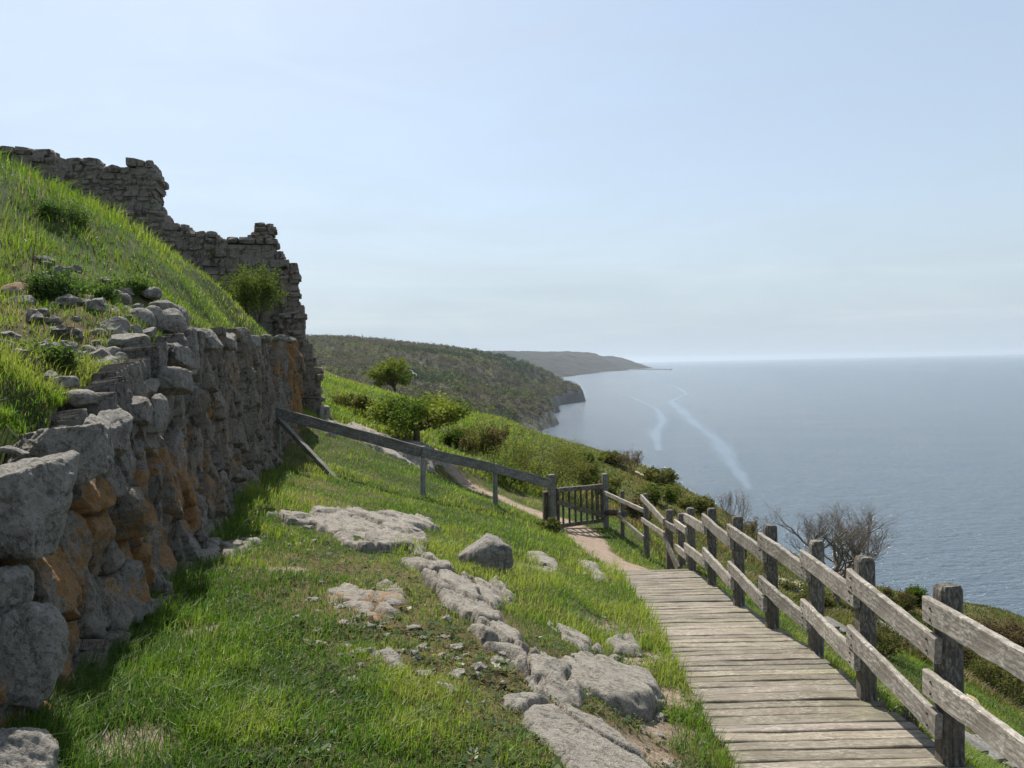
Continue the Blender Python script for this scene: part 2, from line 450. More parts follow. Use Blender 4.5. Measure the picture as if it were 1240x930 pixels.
def make_ground_mat():
    m = N('meadow_soil'); p = m.pos()
    n1 = m.noise(p, 1.3, 6, 0.65); n2 = m.noise(p, 9, 6, 0.7); n3 = m.noise(p, 60, 5, 0.7)
    green = m.mix(n2, (0.022, 0.045, 0.007), (0.06, 0.085, 0.018))
    thatch = m.mix(n3, (0.07, 0.052, 0.026), (0.19, 0.15, 0.08))
    f = m.math('ADD', m.math('MULTIPLY', n1, 0.5), m.math('MULTIPLY', n3, 0.5))
    f = m.math('ADD', f, m.math('MULTIPLY', m.attr('dry', 'Fac'), 0.22))
    c = m.mix(m.ramp(f, 0.5, 0.66), green, thatch)
    fg = m.mix(m.ramp(m.noise(p, 0.35, 7, 0.68), 0.38, 0.62), (0.05, 0.075, 0.014), (0.13, 0.115, 0.04))
    fg = m.mix(m.ramp(m.noise(p, 1.6, 6, 0.7), 0.52, 0.64), fg, (0.025, 0.035, 0.01))
    c = m.mix(m.attr('far', 'Fac'), c, fg)
    ms = m.mix(m.ramp(n3, .3, .7), (0.03, 0.014, 0.008), (0.16, 0.085, 0.04))
    c = m.mix(m.math('MULTIPLY', m.math('MULTIPLY', m.attr('moss', 'Fac'), 0.8), m.ramp(m.math('ADD', m.math('MULTIPLY', n2, .5), m.math('MULTIPLY', n3, .5)), 0.47, 0.56)), c, ms)
    dirt = m.mix(m.ramp(n3, 0.3, 0.7), (0.22, 0.165, 0.12), (0.41, 0.325, 0.25))
    dirt = m.mix(m.ramp(m.noise(p, 5, 5, 0.7), 0.5, 0.7), dirt, (0.2, 0.145, 0.1))
    dirt = m.mix(m.ramp(m.voro(p, 55), 0.12, 0.2), (0.46, 0.4, 0.34), dirt)
    c = m.mix(m.math('MAXIMUM', m.attr('path', 'Fac'), m.math('MULTIPLY', m.attr('bare', 'Fac'), m.ramp(n2, 0.35, 0.55))), c, dirt)
    h = m.math('ADD', n3, m.math('MULTIPLY', n2, 0.8))
    m.bsdf(c, 0.95, m.bump(h, 0.8, 0.04), 0.1)
    return m.m
ground_mat = make_ground_mat()
go = link('ground', ground_mesh())
tag(go, 'grassy clifftop ground falling away to the sea', 'ground', kind='structure')

RC_ = W(345, 480, 22.0)[:2]; RN_ = np.array([0.22, -0.975])
def bank_mesh():
    sv = np.concatenate([np.linspace(0, WLEN, 260), np.linspace(WLEN + .05, WLEN + 10, 90)]); ov = np.concatenate([[0.22, 0.23], np.geomspace(0.25, 26, 150)])
    S, O = np.meshgrid(sv, ov)
    bx, by = wall_xy(np.minimum(S, WLEN)); ex = np.maximum(S - WLEN, 0)
    O = O + batter(by) * (wall_top(by) + 1.7)
    X = bx - ex * 0.2 - WN[0] * O; Y = by + ex * 0.98 - WN[1] * O
    Z = bank(X, Y)
    Z = Z - 0.04 * (1 - sstep(0.2, 0.9, O))
    Z[0] = -2.2
    D_ = (X - RC_[0]) * RN_[0] + (Y - RC_[1]) * RN_[1]
    Z = np.where(D_ < 0.5, np.minimum(Z, Z - 6 * sstep(0.5, -1.0, D_)), Z)
    V = np.stack([X, Y, Z], -1).reshape(-1, 3); x, y = V[:, 0], V[:, 1]
    z0 = np.zeros(len(V))
    return mesh_np('hillside', V, grid_faces(len(ov), len(sv)), ground_mat, True, None,
                   {'path': z0, 'moss': z0, 'bare': z0, 'dry': np.clip(0.35 + 0.5 * fbm(x, y, seed=55), 0, 1) * (1 - sstep(8, 11, y)), 'far': z0, 'rock': z0})
tag(link('hillside', bank_mesh()), 'steep grassy bank rising behind the retaining wall to the ruin', 'bank', kind='structure')
# ------------------------------------------------------------------ rocks
import bmesh
_ico = {}
def ico(sub):
    if sub not in _ico:
        b = bmesh.new(); bmesh.ops.create_icosphere(b, subdivisions=sub, radius=1.0)
        _ico[sub] = (np.array([v.co[:] for v in b.verts]), np.array([[v.index for v in f.verts] for f in b.faces])); b.free()
    return _ico[sub]

def rock_shape(size, seed, sub=5, p=3.2, cuts=7, rough=0.05, flat=None, lo=0.62):
    r_ = np.random.default_rng(seed)
    D, F = ico(sub); D = D / np.linalg.norm(D, axis=1)[:, None]
    rr = 1.0 / (np.abs(D) ** p).sum(1) ** (1 / p)
    pl = r_.normal(size=(cuts, 3)); pl /= np.linalg.norm(pl, axis=1)[:, None]
    hs = r_.uniform(lo, 1.0, cuts)
    if flat is not None:
        pl = np.vstack([pl, [r_.normal(0, .1), r_.normal(0, .1), 1]]); hs = np.append(hs, flat)
    for n, h in zip(pl, hs):
        k = D @ n
        c = np.where(k > 0.05, h / np.maximum(k, 0.05), 9)
        s = 110.0   # soft minimum keeps the arrises slightly worn
        rr = -np.log(np.exp(-s * rr) + np.exp(-s * c)) / s
    o = r_.uniform(-50, 50, 3)
    P = D * rr[:, None]
    q = P * np.asarray(size) * 1.0
    sc_ = 1.0 / max(size)
    n = rough * (fbm(P[:, 0] * 1.8 + o[0], P[:, 1] * 1.8 + o[1], P[:, 2] * 1.8 + o[2], o=3, seed=seed) * 1.4 + 0.8 * fbm(P[:, 0] * 6 + o[0], P[:, 1] * 6, P[:, 2] * 6, o=5, seed=seed + 5, gain=.6) - 0.9 * sstep(.72, .95, 1 - np.abs(fbm(P[:, 0] * 2.5 + o[1], P[:, 1] * 2.5, P[:, 2] * 2.5 + o[0], o=3, seed=seed + 9))) * .5)
    q = q + D * (n * float(np.mean(size)))[:, None]
    return q, F

def rot_np(rx, ry, rz):
    from mathutils import Euler
    return np.array(Euler((rx, ry, rz)).to_matrix())

MAT_granite = stone_mat('granite', (0.088, 0.081, 0.072), (0.275, 0.252, 0.22), 0.75, 0.45)
MAT_granite_dark = stone_mat('granite_in_wall', (0.06, 0.054, 0.047), (0.215, 0.192, 0.162), 0.85, 0.35, cellvar=True)
MAT_bedrock = stone_mat('bedrock', (0.085, 0.077, 0.066), (0.30, 0.272, 0.23), 0.8, 0.4)
MAT_ruin = stone_mat('ruin_rubble', (0.10, 0.085, 0.07), (0.27, 0.235, 0.195), 0.0, 0.3, 0.8, cellvar=True)

def rock_mesh(name, c, size, seed, rot=(0, 0, 0), lich=0.25, sub=5, mat=None, **kw):
    q, F = rock_shape(size, seed, sub, **kw)
    q = q @ rot_np(*rot).T + np.asarray(c)
    return mesh_np(name, q, F, mat or MAT_granite, True, None, {'lich': np.full(len(q), lich)})

# bedrock outcrops -------------------------------------------------
for k, (lab, H, _, lich) in enumerate(OUT):
    P = OUTP[k]; lo, hi = P[:, :2].min(0) - 0.25, P[:, :2].max(0) + 0.25
    dist = float(np.hypot(*P[:, :2].mean(0))); st = 0.006 + 0.0022 * dist
    xs = np.arange(lo[0], hi[0], st); ys = np.arange(lo[1], hi[1], st)
    X, Y = np.meshgrid(xs, ys)
    sd = poly_sd(X, Y, P) + 0.03 + {0: .34, 2: .17, 3: .15, 11: .3}.get(k, .11) * fbm(X * (2.4 if k == 0 else 1.8), Y * (2.4 if k == 0 else 1.8), o=4, seed=100 + k) + 0.03 * fbm(X * 9, Y * 9, o=3, seed=130 + k)
    base = BUMPY(X, Y) + 0.03 * fbm(X * 0.9, Y * 0.9, o=2, seed=3)
    # joint-bounded slabs: jittered cells, each with its own height and tilt
    r_ = np.random.default_rng(300 + k)
    ext = (hi - lo); nc = int(np.clip(ext[0] * ext[1] / (0.2 if k != 6 else 0.07), 5, 80))
    if k in (4, 5): nc = 4
    C = r_.uniform(lo, hi, (nc, 2)); dh = r_.uniform(-0.6, 0.4, nc) * H * (0.35 if k in (4, 5) else 1); tl = r_.normal(0, 0.09 if k not in (4, 5) else 0.03, (nc, 2))
    wx, wy = X + 0.1 * fbm(X * 3, Y * 3, seed=7), Y + 0.1 * fbm(X * 3 + 9, Y * 3, seed=8)
    ca, sa = math.cos(0.5), math.sin(0.5)
    d2 = np.stack([((ca * (wx - c[0]) + sa * (wy - c[1])) / 0.75) ** 2 + ((-sa * (wx - c[0]) + ca * (wy - c[1])) / 1.35) ** 2 for c in C], -1)
    i1 = d2.argmin(-1); s2 = np.sqrt(np.sort(d2, -1)[..., :2]); e = s2[..., 1] - s2[..., 0]
    h = H * (1.0 + 0.0) + dh[i1] + (X - C[i1, 0]) * tl[i1, 0] + (Y - C[i1, 1]) * tl[i1, 1]
    crack = (1 - sstep(0.0, 0.045, e)) * sstep(-.5, .25, fbm(X * 1.5, Y * 1.5, o=2, seed=160 + k))
    C2 = r_.uniform(lo, hi, (nc * 5, 2)); t2 = r_.normal(0, .10, (nc * 5, 2)); h2 = r_.normal(0, .012, nc * 5)
    j1 = np.zeros(X.shape, int); bd_ = np.full(X.shape, 9e9)
    for q_, c_ in enumerate(C2):
        dd_ = ((ca * (wx - c_[0]) + sa * (wy - c_[1])) / .6) ** 2 + ((-sa * (wx - c_[0]) + ca * (wy - c_[1])) / 1.5) ** 2; mm_ = dd_ < bd_; bd_ = np.where(mm_, dd_, bd_); j1 = np.where(mm_, q_, j1)
    h = h + (.35 if k in (4, 5) else 1) * np.clip(h2[j1] + (X - C2[j1, 0]) * t2[j1, 0] + (Y - C2[j1, 1]) * t2[j1, 1], -.025, .025)
    edge = sstep(-0.03, 0.05, sd) ** 0.8
    rough_ = 0.012 * fbm(X * 2.2, Y * 2.2, o=3, seed=140 + k) + 0.009 * fbm(X * 14, Y * 14, o=5, seed=150 + k, gain=.62)
    for (per_, am_, a_, sd_k) in ((.4, .02, .35, 1), (.13, .007, .6, 2)):
        cc_ = (X * math.cos(a_) + Y * math.sin(a_)) / per_ + 1.1 * fbm(X * 1.3, Y * 1.3, o=3, seed=170 + k + sd_k * 20)
        fr_ = cc_ - np.floor(cc_); saw_ = np.where(fr_ < .88, fr_ / .88, (1 - fr_) / .12) - .5
        rough_ = rough_ + am_ * saw_ * sstep(-.25, .35, fbm(X * 1.1 + 7 * sd_k, Y * 1.1, o=2, seed=190 + k)) * min(1, H / .1)
    if k in (4, 5): rough_ *= 0.5
    h = np.clip(h, -.2 * H, 1.25 * H) * (.9 if k in (0, 2, 3) else .65)
    Z = base - 0.05 + (h * 0.85 + 0.055) * edge - crack * (0.085 + 0.3 * H) * edge * 0.8 + rough_ * edge
    Z = np.where(sd < -0.03, base - 0.25, Z)
    V = np.stack([X, Y, Z], -1).reshape(-1, 3)
    F = grid_faces(len(ys), len(xs), sd > -0.09)
    u = np.unique(F); mp = np.full(len(V), -1); mp[u] = np.arange(len(u))
    lv = np.clip(lich * 0.55 + 0.12 * fbm(V[:, 0] * 2, V[:, 1] * 2, seed=66), 0, 1)
    lv = np.full(len(V), {6: 0.49, 0: 0.41, 4: 0.4, 12: 0.3}.get(k, 0.39)) 
    me = mesh_np('rock_outcrop', V[u], mp[F], MAT_bedrock, True, None, {'lich': lv[u]})
    tag(link('rock_outcrop', me), lab, 'rock', 'bedrock showing through the grass')

# free boulders --------------------------------------------------
def boulder(u, v, d, wpx, hpx, seed, lab, depth=1.0, f=None, sink=0.25, lich=0.25, group=None, rot=None, **kw):
    p = W(u, v, d); sx = wpx / FPX * d / 2; sz = hpx / FPX * d / 2
    r_ = np.random.default_rng(seed)
    size = (sx * 1.06, sx * depth, sz * (1 + sink))
    sx *= .92; sz *= .92; size = (sx * 1.03, sx * depth, sz * (1 + sink))
    c = p - np.array([0, 0, sz * sink])
    me = rock_mesh('boulder', c - c, size, seed, rot or (r_.normal(0, .2), r_.normal(0, .2), r_.uniform(-.7, .7)), lich, 5 if d > 3 else 6, **kw)
    return tag(link('boulder', me, None, Matrix.Translation(Vector(c))), lab, 'boulder', group)

GB = 'boulders fallen on the bank above the wall'
for (u, v, d, w, h, s, lab) in [
    (170, 388, 7.9, 34, 32, 1, 'rounded upright grey boulder in the middle of the boulder row'),
    (186, 386, 8.1, 26, 34, 2, 'egg shaped brown boulder leaning in the middle of the boulder row'),
    (207, 388, 8.2, 36, 30, 3, 'rounded boulder with one white lichen spot above the wall top'),
    (200, 373, 8.7, 36, 22, 4, 'dark slab boulder lying across the top of the row'),
    (137, 396, 7.3, 36, 22, 5, 'pale topped cracked boulder at the left front of the row'),
    (152, 413, 7.1, 52, 20, 6, 'flat table-like slab boulder with dark front below the row'),
    (148, 440, 6.7, 34, 28, 7, 'dark squared block boulder alone in the grass gap'),
    (127, 446, 6.5, 42, 26, 8, 'long pale boulder dipping towards the dark squared block'),
    (112, 428, 6.7, 30, 20, 9, 'low pale stone behind the long dipping boulder'),
    (121, 411, 7.1, 22, 28, 10, 'narrow standing stone beside the flat slab boulder'),
    (131, 379, 7.8, 30, 20, 11, 'brown round stone at the left end of the upper row'),
    (109, 372, 8.0, 28, 22, 12, 'half buried stone under the dark leafy clump'),
    (146, 361, 8.9, 26, 16, 13, 'pink grey stone peeping from the bank grass'),
    (183, 354, 9.6, 22, 14, 14, 'highest small pale stone in the bank grass'),
    (217, 381, 9.0, 22, 24, 15, 'greenish stone at the right end of the row'),
    (57, 427, 6.0, 28, 24, 16, 'dark bluish boulder on the grassy slope left of the row'),
    (80, 421, 6.3, 24, 22, 17, 'tilted grey stone between the bluish boulder and the row'),
    (4, 421, 5.6, 24, 24, 18, 'dark block at the left edge of the slope'),
    (99, 481, 5.3, 44, 20, 19, 'flat pale slab sunk in turf behind the wall top'),
    (78, 462, 5.4, 30, 14, 20, 'small grey stone sunk in the grass above the flat pale slab'),
    (108, 400, 7.2, 20, 18, 21, 'small brown stone left of the narrow standing stone'),
    (162, 401, 7.4, 20, 16, 22, 'small chock stone under the egg shaped boulder'),
    (178, 403, 7.5, 24, 12, 23, 'thin light flagstone above the flat slab boulder'),
    (20, 487, 4.5, 14, 9, 24, 'small white flat stone on the turf behind the wall')]:
    if s == 24: u, v, d, w, h = 18, 545, 3.75, 30, 7
    boulder(u, v, d, w, h, s + 500, lab, group=GB, lich=0.12, cuts=5, p=2.5 if s in (1, 2, 3, 11, 13, 15) else 3.4)
boulder(30, 362, 7.7, 66, 44, 601, 'large brown boulder with an orange lichen edge on the bank', lich=0.6, p=2.6)
boulder(16, 372, 7.3, 52, 26, 605, 'grey angular block in front of the large orange edged boulder', lich=0.1)
boulder(589, 668, hit(589, 690)[1] + 0.1, 66, 44, 602, 'grey free standing boulder with an orange lichen cap in the meadow', lich=0.33, sink=0.5)
boulder(-8, 945, 2.75, 150, 130, 603, 'big rounded grey boulder at the foot of the wall in the near corner', lich=0.05, p=2.5, rough=0.06)
boulder(497, 542, 21.0, 30, 18, 604, 'single pale boulder just behind the rail fence', lich=0.1)
boulder(392, 500, 20.6, 16, 30, 607, 'pale stone lying at the foot of the castle wall corner', lich=0.1)

# ------------------------------------------------------------------ retaining wall
def retaining_wall():
    sv = np.concatenate([np.arange(0.0, wall_s(7.0), 0.0135), np.arange(wall_s(7.0), WLEN, 0.024)])
    tv = np.arange(-0.25, 2.75, 0.0155)
    S, T = np.meshgrid(sv, tv)
    bx, by = wall_xy(S)
    top = wall_top(by) - 0.03; foot = -1.95
    HT = np.interp(by, [0, 20], [2.3, 2.3])
    Zw = foot + T
    far = sstep(7.0, 9.5, by)
    r_ = np.random.default_rng(11)
    # stone seeds row by row: rounded boulders near, upright slabs far
    seeds = []
    z = -2.2
    for row in range(40):
        pass
    s = 0.0
    def rows(s0, s1, zrows, wlo, whi, ar):
        for (z0, hh) in zrows:
            s_ = s0 - r_.uniform(0, wlo)
            while s_ < s1:
                w = r_.uniform(wlo, whi)
                seeds.append((s_ + w / 2, z0 + hh / 2 + r_.normal(0, 0.16 * hh), w * 0.5, hh * 0.5 * r_.uniform(0.85, 1.2)))
                s_ += w
    rows(-0.2, wall_s(5.6), [(-2.1, .5), (-1.62, .42), (-1.2, .45), (-0.8, .45), (-0.4, .5)], 0.17, 0.40, 1)
    rows(wall_s(5.6), wall_s(9.0), [(-2.1, .45), (-1.7, .5), (-1.2, .6), (-0.65, .5), (-0.2, .6), (0.35, .5)], 0.13, 0.30, 1)
    rows(wall_s(9.0), WLEN + .2, [(-2.2, .35), (-1.85, .4), (-1.45, .32), (-1.12, .5), (-0.65, .6), (-0.1, .8), (0.6, .7)], 0.09, 0.24, 1)
    Q = np.array(seeds); Q = Q[Q[:, 1] + 0.1 * Q[:, 3] < wall_top(wall_xy(Q[:, 0])[1]) - 0.02]; n = len(Q)
    tilt = r_.normal(0, 0.3, (n, 2)); dep = r_.uniform(-0.09, 0.07, n); tone = r_.uniform(0.5, 1.3, n)
    warm = r_.normal(0, 0.06, n); lk = r_.uniform(0, 1, n)
    wS = S + 0.05 * fbm(S * 3.5, Zw * 3.5, o=3, seed=41) + 0.012 * fbm(S * 15, Zw * 15, o=2, seed=42)
    wZ = Zw + 0.06 * fbm(S * 3.5 + 20, Zw * 3.5, o=3, seed=43) + 0.012 * fbm(S * 15 + 7, Zw * 15, o=2, seed=44)
    f1 = np.full(S.shape, 9.0); f2 = np.full(S.shape, 9.0); idx = np.zeros(S.shape, int)
    for i, (qs, qz, qw, qh) in enumerate(Q):
        m = np.abs(sv - qs) < 1.0
        a = np.nonzero(m)[0]
        if not len(a): continue
        sl = slice(a[0], a[-1] + 1)
        d = (np.abs((wS[:, sl] - qs) / qw) ** 2.4 + np.abs((wZ[:, sl] - qz) / qh) ** 2.4) ** (1 / 2.4)
        b1, b2 = f1[:, sl], f2[:, sl]
        c = d < b1
        f2[:, sl] = np.where(c, b1, np.minimum(b2, d)); idx[:, sl] = np.where(c, i, idx[:, sl]); f1[:, sl] = np.where(c, d, b1)
    e = (f2 - f1) * Q[idx, 2]
    size = np.minimum(Q[idx, 2], Q[idx, 3])
    prof = sstep(0.0, 1.0, np.clip(e / (0.16 * size), 0, 1)) ** 0.55
    bulge = (0.09 + 0.1 * size) * (1 - 0.25 * far)
    rel_s, rel_z = (wS - Q[idx, 0]), (wZ - Q[idx, 1])
    disp = prof * (bulge + dep[idx] + np.clip(rel_s * tilt[idx, 0] + rel_z * tilt[idx, 1], -.07, .055))
    grain = np.where(far > 0.5, fbm(S * 16, Zw * 2.5, o=4, seed=48), fbm(S * 6, Zw * 5, o=4, seed=48))
    fac = np.abs(fbm(S * 2.6 + 3 * lk[idx], Zw * 2.0 + 5 * lk[idx], o=2, seed=53))
    disp = disp + prof * (0.034 * grain - 0.06 * fac + 0.02 * fbm(S * 22, Zw * 18, o=3, seed=49)) + 0.05 * fbm(S * 0.8, Zw * 0.8, o=2, seed=50)
    bat = batter(by) * (Zw + 1.7)
    X = bx + WN[0] * (disp - bat - 0.05); Y = by + WN[1] * (disp - bat - 0.05)
    disp = disp - 0.10 * (1 - sstep(0.0, 0.026, e)) * (1 - .5 * far)
    X = bx + WN[0] * (disp - bat - 0.05); Y = by + WN[1] * (disp - bat - 0.05)
    # ragged top: stones whose middle is under the top line stay whole
    keep = Zw < wall_top(by) + 0.03 + dep[idx] * 1.1 + 0.03 * fbm(S * 6, Zw * 0, seed=58)
    V = np.stack([X, Y, Zw], -1).reshape(-1, 3)
    F = grid_faces(len(tv), len(sv), keep)
    dirt = 1 - sstep(0.0, 0.03, e)
    t_ = tone[idx][..., None] * np.stack([1 + warm[idx], np.ones_like(warm[idx]), 1 - warm[idx]], -1)
    t_ = np.where((far > 0.5)[..., None], t_ * np.array([1.0, 0.86, 0.68]), t_)
    dirtc = np.array([0.3, 0.25, 0.17])
    colr = t_ * (1 - dirt[..., None]) + dirtc * dirt[..., None]
    lich = 0.33 + 0.22 * (1 - far) * (1 - sstep(-0.75, -0.25, Zw)) * sstep(-1.75, -1.4, Zw) + 0.10 * (lk[idx] - 0.5) + 0.18 * fbm(S * 2.4, Zw * 1.8, o=3, seed=59) - 0.03
    lich = lich + 0.16 * sstep(16.3, 17.2, by) + 0.1 * far
    u = np.unique(F); mp = np.full(len(V), -1); mp[u] = np.arange(len(u))
    V2 = V[u].copy(); F2 = mp[F]
    # turn the border inwards so the wall has a real thickness
    E = np.sort(np.concatenate([F2[:, [0, 1]], F2[:, [1, 2]], F2[:, [2, 3]], F2[:, [3, 0]]]), 1)
    D_ = np.concatenate([F2[:, [0, 1]], F2[:, [1, 2]], F2[:, [2, 3]], F2[:, [3, 0]]])
    key = E[:, 0].astype(np.int64) * len(V2) + E[:, 1]
    _, inv, cnt = np.unique(key, return_inverse=True, return_counts=True)
    bd = D_[cnt[inv] == 1]
    bv = np.unique(bd); bm = np.full(len(V2), -1); bm[bv] = np.arange(len(bv)) + len(V2)
    inn = V2[bv] - np.array([WN[0] * 0.3, WN[1] * 0.3, 0.03])
    FB = np.stack([bd[:, 1], bd[:, 0], bm[bd[:, 0]], bm[bd[:, 1]]], -1)
    c2 = colr.reshape(-1, 3)[u]; l2 = lich.ravel()[u]
    return mesh_np('retaining_wall', np.vstack([V2, inn]), [np.vstack([F2, FB])], MAT_granite_dark, True, np.vstack([c2, c2[bv]]), {'lich': np.concatenate([l2, l2[bv]])})

wall = link('retaining_wall', retaining_wall())
tag(wall, 'old dry stone retaining wall patched with orange lichen beside the grass', 'wall')
def coping(u, v, d, wpx, hpx, deep, seed, rz=0.0, lich=0.12, flat=None, **kw):
    d = d * float(np.interp(d, [3, 8, 10, 17], [1.08, 1.08, 1.03, 1.01]))
    p = W(u, v, d); sx = .95 * wpx / FPX * d / 2; sz = .95 * hpx / FPX * d / 2
    a = dict(sub=6 if wpx > 60 else 5, cuts=11, p=6, rough=0.075, lo=0.68); a.update(kw)
    me = rock_mesh('coping_stone', (0, 0, 0), (sx, deep, sz), seed, (0, 0, rz), lich, flat=flat, **a)
    return link('coping_stone', me, wall, Matrix.Translation(Vector(p)))
coping(30, 610, 3.25, 122, 125, 0.24, 801, 0.2, flat=0.8, cuts=4)
coping(66, 548, 4.0, 100, 86, 0.2, 802, -0.15, flat=0.7, cuts=4)
coping(114, 540, 4.35, 36, 84, 0.13, 803, 0.2)
coping(140, 527, 4.75, 36, 66, 0.15, 804, 0.2)
coping(162, 496, 5.45, 44, 44, 0.18, 805, 0.2, flat=0.8)
coping(188, 500, 5.6, 22, 50, 0.15, 806, 0.1)
coping(172, 471, 6.1, 42, 26, 0.2, 807, 0.3)
coping(203, 462, 6.45, 52, 40, 0.2, 808, 0.1, flat=0.8)
coping(214, 432, 7.1, 40, 36, 0.22, 809, 0.1)
coping(224, 408, 7.8, 36, 26, 0.2, 810, 0.2, flat=0.8)
coping(250, 412, 8.4, 30, 30, 0.2, 811, 0.0)
coping(233, 425, 7.6, 14, 60, 0.1, 813, 0.1)
coping(276, 413, 9.6, 26, 24, 0.2, 812, 0.2)
coping(294, 406, 11.0, 20, 20, 0.2, 814, 0.2)
coping(308, 414, 12.4, 16, 16, 0.2, 815, 0.2)
coping(322, 410, 13.8, 14, 10, 0.2, 816, 0.2)
coping(338, 409, 15.4, 16, 8, 0.2, 817, 0.2)
coping(352, 412, 17.0, 14, 8, 0.2, 818, 0.2)
coping(18, 800, 2.95, 120, 140, 0.16, 820, 0.1, lich=0.25, p=3)
coping(-5, 720, 3.0, 70, 90, 0.16, 821, 0.1, lich=0.35, p=3)

# ------------------------------------------------------------------ castle ruin
def box_template():
    g = np.array([[x, y, z] for x in (-1, 0, 1) for y in (-1, 0, 1) for z in (-1, 0, 1)], float)
    keep = np.any(g != 0, 1); idx = -np.ones(27, int); idx[keep] = np.arange(keep.sum())
    F = []
    def vid(x, y, z): return idx[(x + 1) * 9 + (y + 1) * 3 + z + 1]
    for ax in range(3):
        for sgn in (-1, 1):
            a, b = [k for k in range(3) if k != ax]
            for i in (-1, 0):
                for j in (-1, 0):
                    q = []
                    for (di, dj) in ((0, 0), (1, 0), (1, 1), (0, 1)):
                        c = [0, 0, 0]; c[ax] = sgn; c[a] = i + di; c[b] = j + dj; q.append(vid(*c))
                    if (sgn > 0) != (ax == 1): F.append(q)
                    else: F.append(q[::-1])
    v = g[keep]; l = np.linalg.norm(v, axis=1)
    v = v * (np.array([1, 1.0, 0.93, 0.84])[(np.abs(v).sum(1)).astype(int)])[:, None]
    return v, np.array(F)
BT = box_template()

def stones(cs, sizes, rots, seed, jit=0.13):
    """many rough blocks: centres, half sizes and z-rotations -> V, F"""
    r_ = np.random.default_rng(seed); n = len(cs); T, F = BT
    V = T[None] * sizes[:, None, :] * (1 + r_.normal(0, jit, (n, len(T), 3)) * np.array([.6, 1.0, .8]))
    c, s = np.cos(rots)[:, None], np.sin(rots)[:, None]
    t = r_.normal(0, 0.05, n)[:, None]
    x, y, z = V[..., 0], V[..., 1], V[..., 2] + V[..., 0] * t
    V = np.stack([x * c - y * s, x * s + y * c, z], -1) + cs[:, None]
    return V.reshape(-1, 3), (F[None] + (np.arange(n) * len(T))[:, None, None]).reshape(-1, 4)

RC = W(345, 480, 22.0)[:2]                       # corner of the ruin
RD = np.array([-0.975, -0.22]); RD = RD / np.linalg.norm(RD)   # the wall runs this way
RNRM = np.array([-RD[1], RD[0]]) * 1.0
if RNRM[1] > 0: RNRM = -RNRM                     # faces the camera
def on_ruin(u, v, off=0.0):
    r = ray(u, v); o = RC + RNRM * off
    # RD x (r*t - o) = 0
    t = (RD[0] * o[1] - RD[1] * o[0]) / (RD[0] * r[1] - RD[1] * r[0])
    p = r * t
    return float((p[:2] - o) @ RD), float(p[2])

def rubble(outline, off, thick, course, blen, seed, tone, face_only=True, smin=None):
    """random-coursed masonry filling an outline (s, z), front face at distance off from the wall plane"""
    r_ = np.random.default_rng(seed); P = np.array(outline)
    cs, sz, rt, tn = [], [], [], []
    z = P[:, 1].min()
    ang = math.atan2(RD[1], RD[0])
    while z < P[:, 1].max():
        h = r_.uniform(*course); s_ = P[:, 0].min() - r_.uniform(0, .4)
        while s_ < P[:, 0].max():
            w = r_.uniform(*blen) * (0.7 + 0.6 * h / course[1])
            c = np.array([s_ + w / 2]); zz = np.array([z + h / 2 + r_.normal(0, .015)])
            if poly_sd(np.array([c[0] - .38 * w, c[0], c[0] + .38 * w]), np.repeat(zz, 3), P).min() > -0.03:
                for layer in range(1 if face_only else max(1, int(round(thick / 0.45)))):
                    dep = r_.uniform(0.18, 0.24); o = off - dep - layer * 0.45 + r_.normal(0, 0.035)
                    p = RC + RD * c[0] + RNRM * o
                    cs.append((p[0], p[1], zz[0])); sz.append((w / 2 * 0.97, dep, h / 2 * 0.95)); rt.append(ang + r_.normal(0, .03))
                    tn.append(np.array(tone) * r_.uniform(0.6, 1.25) * (1 + r_.normal(0, .06, 3)))
            s_ += w
        z += h * 0.97
    V, F = stones(np.array(cs), np.array(sz), np.array(rt), seed)
    C = np.repeat(np.array(tn), len(BT[0]), 0)
    return V, F, C

def core(outline, off, thick, shrink):
    """mortar core behind the face stones, filled in small cells"""
    P = np.array(outline); st = 0.1
    sv = np.arange(P[:, 0].min(), P[:, 0].max() + st, st); zv = np.arange(P[:, 1].min(), P[:, 1].max() + st, st)
    S, Z = np.meshgrid(sv, zv); m = poly_sd(S, Z, P) > shrink
    cell = m[:-1, :-1] & m[:-1, 1:] & m[1:, 1:] & m[1:, :-1]
    n = S.size; i = np.arange(n).reshape(S.shape)
    xy = lambda o: np.stack([RC[0] + RD[0] * S + RNRM[0] * o, RC[1] + RD[1] * S + RNRM[1] * o, Z], -1).reshape(-1, 3)
    V = np.vstack([xy(off), xy(off - thick)])
    q = np.stack([i[:-1, :-1], i[:-1, 1:], i[1:, 1:], i[1:, :-1]], -1)[cell]
    D = np.concatenate([q[:, [0, 1]], q[:, [1, 2]], q[:, [2, 3]], q[:, [3, 0]]]); E = np.sort(D, 1); key = E[:, 0].astype(np.int64) * n + E[:, 1]
    _, inv, cnt = np.unique(key, return_inverse=True, return_counts=True); bd = D[cnt[inv] == 1]
    F = np.vstack([q, q[:, ::-1] + n, np.stack([bd[:, 1], bd[:, 0], bd[:, 0] + n, bd[:, 1] + n], -1)])
    u = np.unique(F); mp = np.full(2 * n, -1); mp[u] = np.arange(len(u))
    return V[u], np.zeros((0, 3), int), mp[F]

def join(parts):
    V, Fs, C, k = [], [], [], 0
    for v, fs, c in parts:
        V.append(v); Fs += [f + k for f in fs]; C.append(np.broadcast_to(np.asarray(c, float), (len(v), 3))); k += len(v)
    return np.vstack(V), Fs, np.vstack(C)

